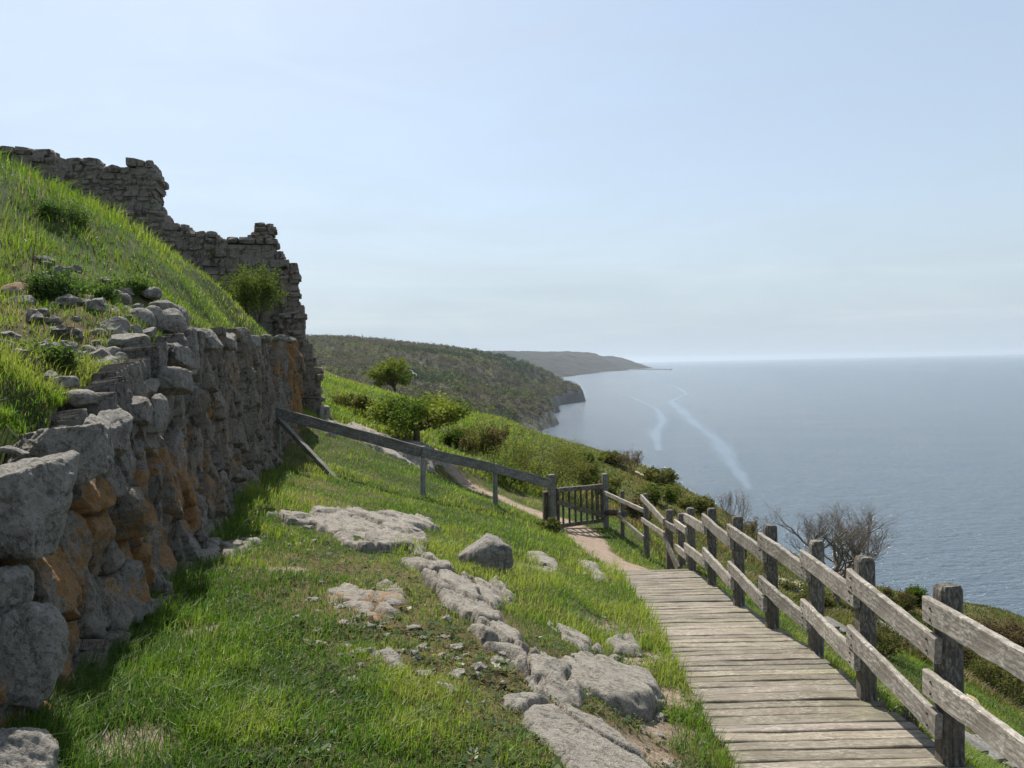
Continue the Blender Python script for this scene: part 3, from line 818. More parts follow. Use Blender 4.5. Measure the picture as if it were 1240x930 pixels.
top = [(-60, 168), (0, 175), (40, 180), (75, 187), (100, 193), (130, 198), (147, 202), (151, 196), (178, 195), (196, 202), (198, 222), (192, 237), (199, 250), (210, 262), (207, 270), (230, 277), (262, 285), (296, 290), (333, 292), (341, 302), (348, 322)]
oA = [on_ruin(u, v) for u, v in top] + [(-0.02, -2.0), (on_ruin(0, 300)[0] + 3, -2.0)]
oA[0] = (oA[1][0] + 3.0, oA[1][1] + 0.6); oA[-1] = (oA[0][0], 2.0)
ruin = empty('castle_ruin', (RC[0], RC[1], -1.5), 'broken rubble masonry castle wall stepping down along the top of the bank', 'ruin')
parts = []
V, F, C = rubble(oA, 0.0, 1.2, (0.13, 0.26), (0.16, 0.44), 31, (0.54, 0.51, 0.49), False); parts.append((V, [F], C))
V, Ft, Fq = core(oA, -0.06, 1.1, 0.10); parts.append((V, [Ft, Fq], (0.5, 0.47, 0.44)))
V, F, C = join(parts)
link('wall', mesh_np('wall', V, F, MAT_ruin, False, C), ruin)
oS = [on_ruin(u, v) for u, v in [(297, 295), (296, 284), (302, 272), (314, 265), (328, 266), (336, 275), (333, 286), (336, 297)]]
V, F, C = rubble(oS, -0.1, 0.9, (0.1, 0.2), (0.15, 0.35), 33, (0.85, 0.66, 0.5), False)
V2, Ft, Fq = core(oS, -0.2, 0.8, 0.08); V, F, C = join([(V, [F], C), (V2, [Ft, Fq], (0.7, 0.54, 0.42))])
link('merlon_stump', mesh_np('merlon_stump', V, F, MAT_ruin, False, C), ruin)
oB = [on_ruin(u, v, 0.35) for u, v in [(336, 312), (350, 320), (361, 323), (364, 335), (366, 360), (374, 368), (374, 406), (382, 413), (383, 440), (389, 446), (391, 480), (397, 500), (399, 540), (338, 540)]]
V, F, C = rubble(oB, 0.35, 0.9, (0.11, 0.22), (0.18, 0.4), 35, (0.54, 0.42, 0.35), False)
V2, Ft, Fq = core(oB, 0.29, 0.8, 0.08); V, F, C = join([(V, [F], C), (V2, [Ft, Fq], (0.5, 0.4, 0.33))])
tag(link('buttress', mesh_np('buttress', V, F, MAT_ruin, False, C), ruin), 'stepped reddish stone buttress ending the wall')
# ------------------------------------------------------------------ timber
MAT_rail = wood_mat('weathered_rail', (0.10, 0.088, 0.074), (0.30, 0.275, 0.24), 'X', pale=(0.43, 0.41, 0.37))
MAT_post = wood_mat('dark_weathered_post', (0.035, 0.03, 0.025), (0.15, 0.132, 0.11), 'Z', pale=(0.24, 0.23, 0.2))
MAT_deck = wood_mat('worn_deck_boards', (0.092, 0.08, 0.065), (0.245, 0.216, 0.18), 'X', pale=(0.30, 0.275, 0.235), green=0.0)
MAT_grey = wood_mat('old_grey_rail', (0.065, 0.06, 0.054), (0.21, 0.2, 0.185), 'X', pale=(0.3, 0.3, 0.28))
MAT_greypost = wood_mat('old_grey_post', (0.07, 0.068, 0.058), (0.23, 0.225, 0.195), 'Z', pale=(0.34, 0.35, 0.31), green=0.3)
MAT_gate = wood_mat('dark_gate_timber', (0.028, 0.022, 0.016), (0.10, 0.082, 0.06), 'Z', pale=(0.2, 0.19, 0.17))
MAT_gaterail = wood_mat('dark_gate_rail', (0.03, 0.024, 0.018), (0.12, 0.1, 0.075), 'X', pale=(0.24, 0.23, 0.2))
_m = N('rusty_bolt'); _m.bsdf(_m.mix(_m.noise(_m.pos(), 300, 2), (0.012, 0.01, 0.009), (0.05, 0.035, 0.025)), 0.7, None, 0.4); MAT_bolt = _m.m

def beam(L, w, h, seed, nx=14, rag=0.006, cham=0.008, taper=None):
    """a sawn timber along +X from 0 to L, w deep (Y) and h high (Z), with worn arrises and wandering edges"""
    r_ = np.random.default_rng(seed); o = r_.uniform(0, 90, 3)
    ca, cb = w / 2, h / 2; c = cham
    prof = np.array([(-ca, -cb + c), (-ca + c, -cb), (ca - c, -cb), (ca, -cb + c), (ca, cb - c), (ca - c, cb), (-ca + c, cb), (-ca, cb - c)])
    # extra points along the tall faces
    prof = np.array([(-ca, -cb + c), (-ca + c, -cb), (0, -cb), (ca - c, -cb), (ca, -cb + c), (ca, 0), (ca, cb - c), (ca - c, cb), (0, cb), (-ca + c, cb), (-ca, cb - c), (-ca, 0)])
    xs = np.concatenate([[0, 0.004], np.linspace(0.02, L - 0.02, nx), [L - 0.004, L]])
    k = len(prof); V = []
    for i, x in enumerate(xs):
        p = prof.copy()
        if i in (0, len(xs) - 1): p = p * np.array([(ca - 0.005) / ca, (cb - 0.005) / cb])
        p[:, 1] += rag * 1.2 * vnoise(np.full(k, x * 3 + o[0]), p[:, 1] * 4 + o[1]) + rag * vnoise(np.full(k, x * 11 + o[0]), np.sign(p[:, 1]) + o[1])
        p[:, 0] += rag * 0.6 * vnoise(np.full(k, x * 5 + o[2]), p[:, 1] * 9 + o[0])
        V.append(np.column_stack([np.full(k, x), p]))
    V = np.vstack(V); nr = len(xs)
    i = np.arange(nr * k).reshape(nr, k); j = np.roll(i, -1, 1)
    F = np.stack([i[:-1], j[:-1], j[1:], i[1:]], -1).reshape(-1, 4)
    V = np.vstack([V, [[0, 0, 0], [L, 0, 0]]]); a, b = len(V) - 2, len(V) - 1
    T = np.vstack([np.stack([np.full(k, a), j[0], i[0]], -1), np.stack([np.full(k, b), i[-1], j[-1]], -1)])
    return V, [F, T]

def tone(seed, a=0.75, b=1.2):
    t_ = np.random.default_rng(seed + 999).uniform(a, b); return np.array([t_, t_ * 0.99, t_ * 0.965])

def rail_obj(name, p0, p1, w, h, mat, parent, seed, face=(-1, 0), rag=0.007, **kw):
    """timber from p0 to p1; its thickness lies along the horizontal normal"""
    p0, p1 = Vector(p0), Vector(p1); d = p1 - p0; L = d.length; X = d.normalized()
    Y = Vector((0, 0, 1)).cross(X).normalized(); Z = X.cross(Y)
    M = Matrix((X, Y, Z)).transposed().to_4x4(); M.translation = p0
    V, F = beam(L, w, h, seed, rag=rag * .45, **kw)
    return link(name, mesh_np(name, V, F, mat, False, tone(seed)), parent, M)

def post_mesh(h, w, d, seed, top=0.03, lean=(0, 0)):
    """square post standing on z = 0 (and 0.3 m into the ground) with a bevelled, weather-split head"""
    r_ = np.random.default_rng(seed); o = r_.uniform(0, 90, 2)
    ca, cb, c = w / 2, d / 2, 0.014
    pr = np.array([(-ca, -cb + c), (-ca + c, -cb), (0, -cb), (ca - c, -cb), (ca, -cb + c), (ca, 0), (ca, cb - c), (ca - c, cb), (0, cb), (-ca + c, cb), (-ca, cb - c), (-ca, 0)])
    zs = np.concatenate([[-0.35], np.linspace(0, h - top, 12), [h - top * 0.45, h]])
    V = []; k = len(pr)
    for i, z in enumerate(zs):
        s = 1.0
        if z > h - top * 0.8: s = 0.97
        if z >= h: s = 0.8
        q = pr * s * (1 + 0.035 * vnoise(np.full(k, z * 4 + o[0]), pr[:, 0] * 20 + o[1])[:, None])
        zz = np.full(k, z) + (0.008 * vnoise(pr[:, 0] * 30 + o[0], pr[:, 1] * 30) if z > h - 0.1 else 0)
        V.append(np.column_stack([q + np.array(lean) * max(z, 0), zz]))
    V = np.vstack(V); nr = len(zs); i = np.arange(nr * k).reshape(nr, k); j = np.roll(i, -1, 1)
    F = np.stack([i[:-1], j[:-1], j[1:], i[1:]], -1).reshape(-1, 4)
    V = np.vstack([V, [[lean[0] * h, lean[1] * h, h + 0.004]]]); a = len(V) - 1
    T = np.stack([np.full(k, a), i[-1], j[-1]], -1)
    return V, [F, T]

def post_obj(name, base, h, w, d, mat, parent, seed, rz=0.0, lean=(0, 0), top=0.03):
    V, F = post_mesh(h, w, d, seed, top, lean)
    return link(name, mesh_np(name, V, F, mat, False, tone(seed, .8, 1.25)), parent, Matrix.Translation(Vector(base)) @ Matrix.Rotation(rz, 4, 'Z'))

# boardwalk --------------------------------------------------------
bw = empty('boardwalk', (1.8, 6.0, float(deck_z(6.0))), 'sloping boardwalk of worn cross planks leading down to the gate', 'boardwalk')
def deck():
    parts = []; y = 2.25; k = 0
    r_ = np.random.default_rng(5)
    while y < 11.9:
        wd = r_.uniform(0.125, 0.165); yc = y + wd / 2
        l = deck_l(yc) + r_.normal(0, 0.025); r = deck_r(yc) + 0.02 + r_.normal(0, 0.02)
        V, F = beam(r - l, wd - r_.uniform(0.009, 0.02), 0.045, 4000 + k, nx=12, rag=0.0035, cham=0.006)
        dz = deck_z(yc + 0.05) - deck_z(yc - 0.05); sl_ = math.atan2(dz, 0.1) + r_.normal(0, 0.012)
        a = r_.normal(0, 0.004); yy = V[:, 1] * math.cos(sl_) - V[:, 2] * math.sin(sl_); zz = V[:, 1] * math.sin(sl_) + V[:, 2] * math.cos(sl_)
        zz = zz + 0.004 * vnoise(V[:, 0] * 1.5 + k * 7, np.full(len(V), k * 3.3)) + V[:, 0] * r_.normal(0, 0.002)
        P = np.column_stack([V[:, 0] + l, yc + yy + V[:, 0] * a, deck_z(yc) - 0.0225 + zz + r_.normal(0, 0.002)])
        t_ = r_.uniform(0.72, 1.18); c = np.array([t_, t_ * r_.uniform(.96, 1.0), t_ * r_.uniform(.88, .98)])
        # older boards are greener towards the sea side
        cc = np.broadcast_to(c, (len(P), 3)).copy(); g = sstep(0.55, 1.0, V[:, 0] / (r - l)) * r_.uniform(0, .8)
        cc = cc * (1 - g[:, None] * np.array([0.2, 0.16, 0.3]))
        parts.append((P, F, cc)); y += wd; k += 1
    V, F, C = join(parts)
    return mesh_np('deck', V, F, MAT_deck, False, C)
link('deck', deck(), bw)
for xo in (0.16, 0.84):
    p0 = (float(deck_l(2.3) + xo * 1.3), 2.3, float(deck_z(2.3)) - 0.12); p1 = (float(deck_l(11.8) + xo * 1.1), 11.8, float(deck_z(11.8)) - 0.12)
    ym = 6.2; pm = (float(deck_l(ym) + xo * 1.2), ym, float(deck_z(ym)) - 0.12); y2 = 9.2; pn = (float(deck_l(y2) + xo * 1.15), y2, float(deck_z(y2)) - 0.12)
    for a, b in ((p0, pm), (pm, pn), (pn, p1)): rail_obj('joist', a, b, 0.08, 0.14, MAT_post, bw, 77)

# seaward fence ------------------------------------------------------
fence = empty('boardwalk_fence', (2.5, 7.0, -2.6), 'weathered two rail timber fence with dark posts along the seaward side of the boardwalk', 'fence')
PO = [(733.5, 640, 18.1), (754, 641, 17.3), (783, 656, 15.9), (811, 690, 13.0), (826, 690, 12.6), (838, 692, 11.9), (862, 706, 10.2), (895, 733, 8.6), (935, 760, 7.44), (988, 795, 6.55), (1050, 848, 5.29), (1150, 925, 4.24)]
BP = [W(*p) for p in PO]; BP.append(np.array([2.38, 2.95, -2.13])); BP.append(np.array([2.36, 1.6, -2.0]))
HT = [1.27, 0.87, 1.0, 1.02, 0.93, 0.99, 1.0, 1.0, 1.0, 1.0, 1.0, 1.0, 1.0, 1.0]
PWD = [0.1, 0.1, .13, .14, .13, .14, .13, .135, .135, .13, .135, .145, .14, .14]
for i in range(1, 14):
    post_obj('post', BP[i], HT[i], PWD[i] * .84, PWD[i] * .74, MAT_post, fence, 6000 + i, rz=0.03 * math.sin(i * 3.1), lean=(0.012 * math.sin(i * 2.3), 0.01 * math.cos(i * 1.7)), top=0.05)
# (from, to, height at far post, height at near post, face depth, height of board)
SP = [(0, 2, .88, .66, .1), (1, 2, .30, .10, .09), (2, 3, .92, .82, .13), (2, 3, .46, .60, .1), (3, 4, .80, .66, .12), (3, 4, .54, .07, .12),
      (4, 5, .76, .64, .13), (4, 5, .36, .24, .13),
      (5, 6, .84, .72, .15), (5, 6, .37, .27, .15), (6, 7, .85, .70, .15), (6, 7, .40, .25, .15), (7, 8, .84, .72, .15), (7, 8, .42, .24, .15),
      (8, 9, .85, .73, .15), (8, 9, .42, .30, .15), (9, 10, .84, .72, .15), (9, 10, .41, .29, .15), (10, 11, .83, .66, .155), (10, 11, .43, .24, .155),
      (11, 12, .85, .72, .155), (11, 12, .44, .30, .155), (12, 13, .85, .7, .155), (12, 13, .44, .3, .155)]
for k, (a, b, ha, hb, hh) in enumerate(SP):
    pa, pb = BP[a].copy(), BP[b].copy(); d = pb - pa; d[2] = 0; L = np.linalg.norm(d); d /= L
    nrm = np.array([d[1], -d[0], 0]);
    if nrm[0] > 0: nrm = -nrm
    off = nrm * (max(PWD[a], PWD[b]) * .42 + 0.026)
    ext = 0.07 if L > 0.6 else 0.04
    slope = ((pb[2] + hb) - (pa[2] + ha)) / L
    q0 = pa + off - d * ext + np.array([0, 0, ha - slope * ext]); q1 = pb + off + d * ext * 0.8 + np.array([0, 0, hb + slope * ext * .8])
    if a >= 5: q0 = q0 + nrm * 0.004; q1 = q1 - nrm * 0.002
    ra = rail_obj('rail', q0, q1, 0.042, hh * .92, MAT_rail, fence, 6100 + k, rag=0.009, nx=22, cham=0.007)
    if a >= 4:
        for q, s in ((q0, 0.09), (q1, -0.085)):
            for dzz in (-0.035, 0.03):
                e = Vector((q1 - q0)).normalized(); c = Vector(q) + e * s + Vector((0, 0, dzz)) + Vector(nrm) * 0.0245
                b = bmesh.new(); bmesh.ops.create_cone(b, cap_ends=True, segments=10, radius1=0.008, radius2=0.006, depth=0.008)
                me = bpy.data.meshes.new('bolt'); b.to_mesh(me); b.free(); me.materials.append(MAT_bolt)
                bo = bpy.data.objects.new('bolt', me); COL.objects.link(bo); bo.parent = ra
                Mw = Matrix.Translation(c) @ Vector(nrm).to_track_quat('Z', 'Y').to_matrix().to_4x4()
                Mr = Matrix.Translation(wloc(fence)) @ ra.matrix_basis
                bo.matrix_basis = Mr.inverted() @ Mw
# short log between the gate post and the first fence post
rail_obj('log', BP[0] + np.array([0.0, 0.02, 0.38]), BP[1] + np.array([0.09, -0.03, 0.36]), 0.13, 0.13, MAT_gaterail, fence, 6200, cham=0.035)

# rail fence in front of the ruin ------------------------------------
rf = empty('rail_fence', (-1.8, 15.5, -2.6), 'single rail grey timber fence running from the stone wall down to the gate', 'fence')
FP = [W(336.5, 550, 15.3), W(512, 600, 15.1), W(600, 611, 16.5)]
FH = [.97, .97, .88]
post_obj('post', FP[0], FH[0], .12, .12, MAT_greypost, rf, 6301, rz=.2)
post_obj('post', FP[1], FH[1], .105, .105, MAT_greypost, rf, 6302, rz=.3, lean=(0.03, 0))
post_obj('post', FP[2], FH[2], .105, .105, MAT_greypost, rf, 6303, rz=.1)
GL = W(668.5, 637, 17.35)
tops = [(FP[0] + np.array([-.02, -.08, 0.84])), (FP[1] + np.array([0, -.075, 0.87])), (FP[2] + np.array([0, -.075, 0.79])), (GL + np.array([0, -.1, 0.97]))]
for k in range(3):
    d = tops[k + 1] - tops[k]; d /= np.linalg.norm(d)
    rail_obj('rail', tops[k] - d * .08 * (k == 0), tops[k + 1] - d * 0.01, 0.05, 0.21 if k == 0 else .2, MAT_grey, rf, 6310 + k, rag=0.01, nx=24)
rail_obj('brace', FP[0] + np.array([.06, -.06, .7]), W(408, 576, 14.2) + np.array([0, 0, -.1]), 0.09, 0.09, MAT_greypost, rf, 6320)

# gate ---------------------------------------------------------------
GR = BP[0]
gate = empty('gate', (1.5, 17.7, -3.7), 'dark wooden picket gate with diagonal brace standing ajar at the end of the path', 'gate')
post_obj('gate_post', GL, 1.17, .15, .15, MAT_greypost, gate, 6401, rz=.4, lean=(0.01, 0))
post_obj('slamming_post', W(663.5, 634, 17.45), 0.74, .2, .18, MAT_gate, gate, 6402, rz=.2)
post_obj('gate_post', GR, 1.3, .13, .13, MAT_greypost, gate, 6403, rz=.2, top=0.02)
a = W(674, 593.5, 17.35); b = W(730, 588.5, 18.05)
dn = np.array([0, 0, -1.0]); hgt = 0.80
rail_obj('top_rail', a, b, .09, .1, MAT_gaterail, gate, 6410)
rail_obj('bottom_rail', a + dn * (hgt + 0.02), b + dn * hgt, .06, .09, MAT_gaterail, gate, 6411)
rail_obj('diagonal_brace', a + dn * .26 + np.array([0, -.045, 0]), b + dn * .70 + np.array([0, -.045, 0]), .04, .1, MAT_gaterail, gate, 6412)
for k in range(9):
    f = [0.02, .13, .26, .39, .51, .64, .76, .87, .98][k]; p = a * (1 - f) + b * f; p = p + dn * (hgt + (0.05 if k in (0, 8) else 0.03))
    wd = (.09, .055, .055, .055, .055, .055, .065, .1, .11)[k]
    V, F = post_mesh(hgt + .02, wd, .035, 6420 + k, top=.01); V[:, 2] = np.maximum(V[:, 2], 0)
    link('picket', mesh_np('picket', V, F, MAT_gate, False, tone(6420 + k)), gate, Matrix.Translation(Vector(p)) @ Matrix.Rotation(0.52, 4, 'Z'))
# ------------------------------------------------------------------ grass
MAT_grass = leaf_mat('grass_blade', 0.5, 0.5, 0.25)
MAT_leaf = leaf_mat('leaf', 0.42, 0.7, 0.1)

def blades(name, P, h, w, col, lean=0.5, wind=(0.05, -0.02), seed=0):
    r_ = np.random.default_rng(seed); n = len(P)
    a = r_.uniform(0, 2 * PI, n); b = a + r_.normal(0, 0.5, n) + PI / 2
    side = np.stack([np.cos(a), np.sin(a), np.zeros(n)], -1) * (w / 2)[:, None]
    L = (np.minimum(np.abs(r_.normal(0, lean, n)), 1.25) * h)[:, None]
    ld = np.stack([np.cos(b), np.sin(b), np.zeros(n)], -1) * L + np.array([wind[0], wind[1], 0]) * (h[:, None] * 4)
    up = np.stack([np.zeros(n), np.zeros(n), h], -1)
    base = P - up * 0.08
    mid = P + up * 0.55 + ld * 0.33
    tip = P + up * (1 - 0.25 * np.minimum(L[:, 0] / h, 1.6))[:, None] + ld
    V = np.stack([base - side, base + side, mid + side * .75, mid - side * .75, tip], 1).reshape(-1, 3)
    i = np.arange(n)[:, None] * 5
    return mesh_np(name, V, [i + np.array([[0, 1, 2, 3]]), i + np.array([[3, 2, 4]])], MAT_grass, False, np.repeat(col, 5, 0))

FRESH = np.array([(0.076, 0.135, 0.015), (0.118, 0.174, 0.023), (0.17, 0.2, 0.043), (0.05, 0.095, 0.018)])
STRAW = np.array([(0.30, 0.25, 0.13), (0.20, 0.15, 0.07), (0.16, 0.16, 0.06)])
def grass_cols(n, dry, r_, var):
    k = np.clip((var * 1.7 + 0.5 + r_.normal(0, .22, n)) * 3, 0, 2.999)
    i = k.astype(int); f = (k - i)[:, None]
    c = FRESH[[3, 0, 1, 2]][i] * (1 - f) + FRESH[[3, 0, 1, 2]][np.minimum(i + 1, 3)] * f
    s = r_.uniform(0, 1, n) < dry
    c[s] = STRAW[r_.integers(0, 3, s.sum())] * .85
    return c * r_.uniform(0.8, 1.2, (n, 1))

def meadow(n, y0, y1, seed):
    r_ = np.random.default_rng(seed)
    y = np.exp(r_.uniform(math.log(y0), math.log(y1), n)); x = y * r_.uniform(-0.72, 0.80, n) + r_.uniform(-.4, .4, n)
    cl = fbm(x * 1.7, y * 1.7, o=3, seed=81); big = fbm(x * 0.55, y * 0.55, o=3, seed=82)
    dry, mo, ba, pm = dry_mask(x, y), moss_mask(x, y), bare_mask(x, y), path_mask(x, y)
    wx = np.interp(y, WP[:, 1], WP[:, 0]); wd = x - wx
    dl = deck_l(y) - x
    ond = (dl < 0.02) & (x < deck_r(y) + 0.04) & (y < 11.95)
    rs = rock_sd(x, y) + 0.05 * fbm(x * 6, y * 6, seed=83)
    edge_w = np.exp(-np.maximum(wd, 0) / 0.45) * (y < 18); edge_d = np.exp(-np.maximum(dl, 0) / 0.28) * (y < 12.5) * (dl > -0.05)
    p = 1 - 0.55 * dry - 0.35 * mo - 0.9 * ba + 0.35 * np.minimum(cl, .3) + 0.5 * edge_d + .3 * edge_w
    ok = (r_.uniform(0, 1, n) < p) & ~ond & (pm < -0.02 + 0.1 * r_.normal(0, .6, n)) & (rs < 0.02 + .05 * (cl > .1)) & ((wd > -0.05) | (y > 19))
    x, y, cl, big, dry, ew, ed, mo = [q[ok] for q in (x, y, cl, big, dry, edge_w, edge_d, mo)]
    m = len(x); z = ground(x, y)
    h = (0.055 + 0.05 * sstep(-.2, .5, cl) + 0.06 * sstep(0, .5, big) + 0.02 * sstep(6, 14, y)) * (1 - 0.55 * dry) + 0.12 * ew + 0.11 * ed
    h = h * r_.uniform(0.45, 1.15, m) * (1 - .55 * mo)
    w_ = (0.0032 + 0.00055 * y) * r_.uniform(.7, 1.3, m)
    col = grass_cols(m, 0.14 + 0.5 * dry ** 1.5 + .12 * sstep(.1, .5, fbm(x * 2.6, y * 2.6, o=3, seed=89)) + .3 * mo - .04 * ed, r_, 0.6 * big + 0.45 * cl + .35 * fbm(x * 2.2 + 9, y * 2.2, o=2, seed=90) + .1 * ed - 0.12 * ew)
    sw = (col[:, 0] > col[:, 1] * 1.02); h = np.where(sw, h * .55, h); w_ = np.where(sw, w_ * .75, w_)
    col = col * 1.14
    return blades('grass', np.stack([x, y, z], -1), h, w_, col, 0.7, seed=seed)
o = link('grass', meadow(330000, 2.3, 24, 91)); tag(o, 'short green meadow grass with dry straw patches between the rocks', 'grass', kind='stuff')

def bank_grass(n, seed):
    r_ = np.random.default_rng(seed)
    s = r_.uniform(0, WLEN + 4, n); o = 0.16 + 17 * r_.uniform(0, 1, n) ** 1.7
    bx, by = wall_xy(np.minimum(s, WLEN)); ex = np.maximum(s - WLEN, 0); o = o + batter(by) * (wall_top(by) + 1.7)
    x = bx - ex * .2 - WN[0] * o; y = by + ex * .98 - WN[1] * o
    d = np.hypot(x, y); cl = fbm(x * 1.5, y * 1.5, o=3, seed=84); big = fbm(x * .5, y * .5, o=3, seed=85)
    lowz = BANKT(x, y)
    rocky = (1 - sstep(0.5, 1.0, lowz)) * (y > 5) * (1 - sstep(1.6, 2.8, o))
    p = np.clip(40 / d ** 2, 0.14, 1) * (1 - 0.35 * rocky) * (0.8 + .6 * cl)
    ok = (y > 2.2) & (x > -0.9 * y - 2) & (r_.uniform(0, 1, n) < p)
    x, y, d, cl, big, o, rocky = [q[ok] for q in (x, y, d, cl, big, o, rocky)]
    m = len(x); z = bank(x, y)
    up = sstep(1.2, 3.2, o)
    h = (0.07 + 0.05 * cl + up * (0.16 + 0.1 * sstep(-.2, .5, big))) * r_.uniform(0.5, 1.35, m)
    w_ = (0.0032 + 0.0006 * d) * r_.uniform(.7, 1.3, m)
    col = grass_cols(m, 0.07 + 0.3 * rocky + 0.12 * sstep(0, .5, -big), r_, 0.5 * big + .3 * cl + .1 * up)
    sw = (col[:, 0] > col[:, 1] * 1.02); h = np.where(sw, h * .6, h)
    return blades('bank_grass', np.stack([x, y, z], -1), h, w_, col, 0.7, (0.07, -0.05), seed)
o = link('bank_grass', bank_grass(420000, 92)); tag(o, 'long bright green grass covering the bank behind the wall', 'grass', kind='stuff')

def far_grass(n, seed):
    r_ = np.random.default_rng(seed)
    y = np.exp(r_.uniform(math.log(14), math.log(64), n)); x = y * r_.uniform(-0.30, 0.72, n)
    big = fbm(x * .25, y * .25, o=4, seed=86); cl = fbm(x * .9, y * .9, o=3, seed=87)
    right = sstep(-0.02, 0.16, x / y)
    pm = path_mask(x, y)
    ok = (pm < -0.03) & (rock_sd(x, y) < 0) & (r_.uniform(0, 1, n) < 0.75 + .5 * cl) & ((y > 22) | (x > 3)) & (FARSD(x, y) > 0.28)
    x, y, big, cl, right = [q[ok] for q in (x, y, big, cl, right)]
    m = len(x); z = ground(x, y)
    h = (0.12 + .1 * sstep(-.3, .5, cl) + 0.08 * sstep(0, .4, big)) * r_.uniform(.5, 1.4, m) * (1 - .35 * right)
    w_ = (0.0009 * y + .004) * r_.uniform(.7, 1.3, m)
    col = grass_cols(m, np.clip(0.05 + right * (0.32 + .5 * big), 0, .8), r_, 0.35 * big + .3 * cl + .12 - .3 * right)
    col = col * (1 - right[:, None] * np.array([.12, .3, .1]))
    return blades('slope_grass', np.stack([x, y, z], -1), h, w_, col, 0.6, seed=seed)

FOOT = [[(769, 571), (777, 575), (785, 580), (791, 585), (795, 591)], [(1176, 846), (1188, 862), (1197, 885), (1206, 905), (1214, 928)]]
FOOTP = [hits(P) for P in FOOT]
def FARSD(x, y): return np.minimum(seg_dist(x, y, FOOTP[0]), seg_dist(x, y, FOOTP[1]) + .05)
o = link('slope_grass', far_grass(190000, 93)); tag(o, 'rough olive grass on the slope down to the sea', 'grass', kind='stuff')
_m = N('trodden_sand'); _p = _m.pos(); _m.bsdf(_m.mix(_m.noise(_p, 18, 5, .7), (0.32, 0.23, 0.14), (0.52, 0.4, 0.27)), 0.95, _m.bump(_m.noise(_p, 40, 5), .6, .03), .1); MAT_sand = _m.m
for P, hw in zip(FOOTP, (0.2, 0.11)):
    t_ = np.linspace(0, len(P) - 1, 40); C = np.stack([np.interp(t_, range(len(P)), P[:, k]) for k in range(2)], -1)
    T = np.gradient(C, axis=0); T /= np.linalg.norm(T, axis=1)[:, None]; Nn = np.stack([-T[:, 1], T[:, 0]], -1)
    rows = []
    for q in np.linspace(-1, 1, 7):
        xy = C + Nn * (q * hw * (1 + .25 * fbm(t_ * 1.3, np.full(40, q), seed=3)))[:, None]; rows.append(np.column_stack([xy, ground(xy[:, 0], xy[:, 1]) + 0.05 - (abs(q) == 1) * .2]))
    tag(link('footpath', mesh_np('footpath', np.vstack(rows), grid_faces(7, 40), MAT_sand)), 'narrow sandy footpath on the sea slope', 'path', kind='structure')

# flat rosettes and clover between the blades
def rosettes(n, seed):
    r_ = np.random.default_rng(seed)
    y = np.exp(r_.uniform(math.log(2.4), math.log(11), n // 9)); x = y * r_.uniform(-.6, .5, n // 9)
    keep = (rock_sd(x, y) < -.01) & (path_mask(x, y) < -.1) & (x < deck_l(y) - .05) & (x > np.interp(y, WP[:, 1], WP[:, 0]) + .05) & ((fbm(x * 2, y * 2, seed=88) > 0.08) | (moss_mask(x, y) > r_.uniform(.1, .9, len(x))) | (dry_mask(x, y) > r_.uniform(.5, 1.2, len(x))))
    x, y = x[keep], y[keep]; m = len(x)
    P = np.repeat(np.stack([x, y, ground(x, y) + .012], -1), 9, 0); a = r_.uniform(0, 2 * PI, m * 9); L = r_.uniform(.006, .017, m * 9) * np.repeat(np.where(r_.uniform(0, 1, m) < .05, r_.uniform(2, 3.4, m), r_.uniform(.7, 1.6, m)), 9)
    P = P + np.stack([np.cos(a), np.sin(a), np.zeros(m * 9)], -1) * (L * .5)[:, None]
    d = np.stack([np.cos(a), np.sin(a), r_.uniform(.1, .9, m * 9)], -1) * L[:, None]; s = np.stack([-np.sin(a), np.cos(a), r_.normal(0, .3, m * 9)], -1) * (L * .45)[:, None]
    V = np.stack([P, P + d * .55 + s, P + d, P + d * .55 - s], 1).reshape(-1, 3)
    c = np.array([(0.08, .12, .05), (.115, .145, .07), (.06, .085, .025), (.13, .1, .055), (.5, .5, .42)])[np.where(r_.uniform(0, 1, m) < .03, 4, r_.integers(0, 4, m))] * r_.uniform(.8, 1.2, (m, 1))
    return mesh_np('clover', V, [np.arange(len(V)).reshape(-1, 4)], MAT_leaf, False, np.repeat(c, 36, 0))
o = link('clover', rosettes(170000, 94)); tag(o, 'grey green clover and rosettes scattered between the grass blades', 'ground cover', kind='stuff')

# ------------------------------------------------------------------ trees and shrubs
_m = N('bark'); _p = _m.pos(scale=(1, 1, .25)); _n = _m.noise(_p, 25, 5, .7); _m.bsdf(_m.mix(_n, (0.035, 0.028, 0.022), (0.15, 0.125, 0.1)), .9, _m.bump(_n, .8, .02), .15); MAT_bark = _m.m

_m = N('grey_twig'); _p = _m.pos(); _m.bsdf(_m.mix(_m.noise(_p, 12, 4, .7), (0.085, 0.073, 0.06), (0.23, 0.2, 0.165)), .9, None, .15); MAT_twig = _m.m

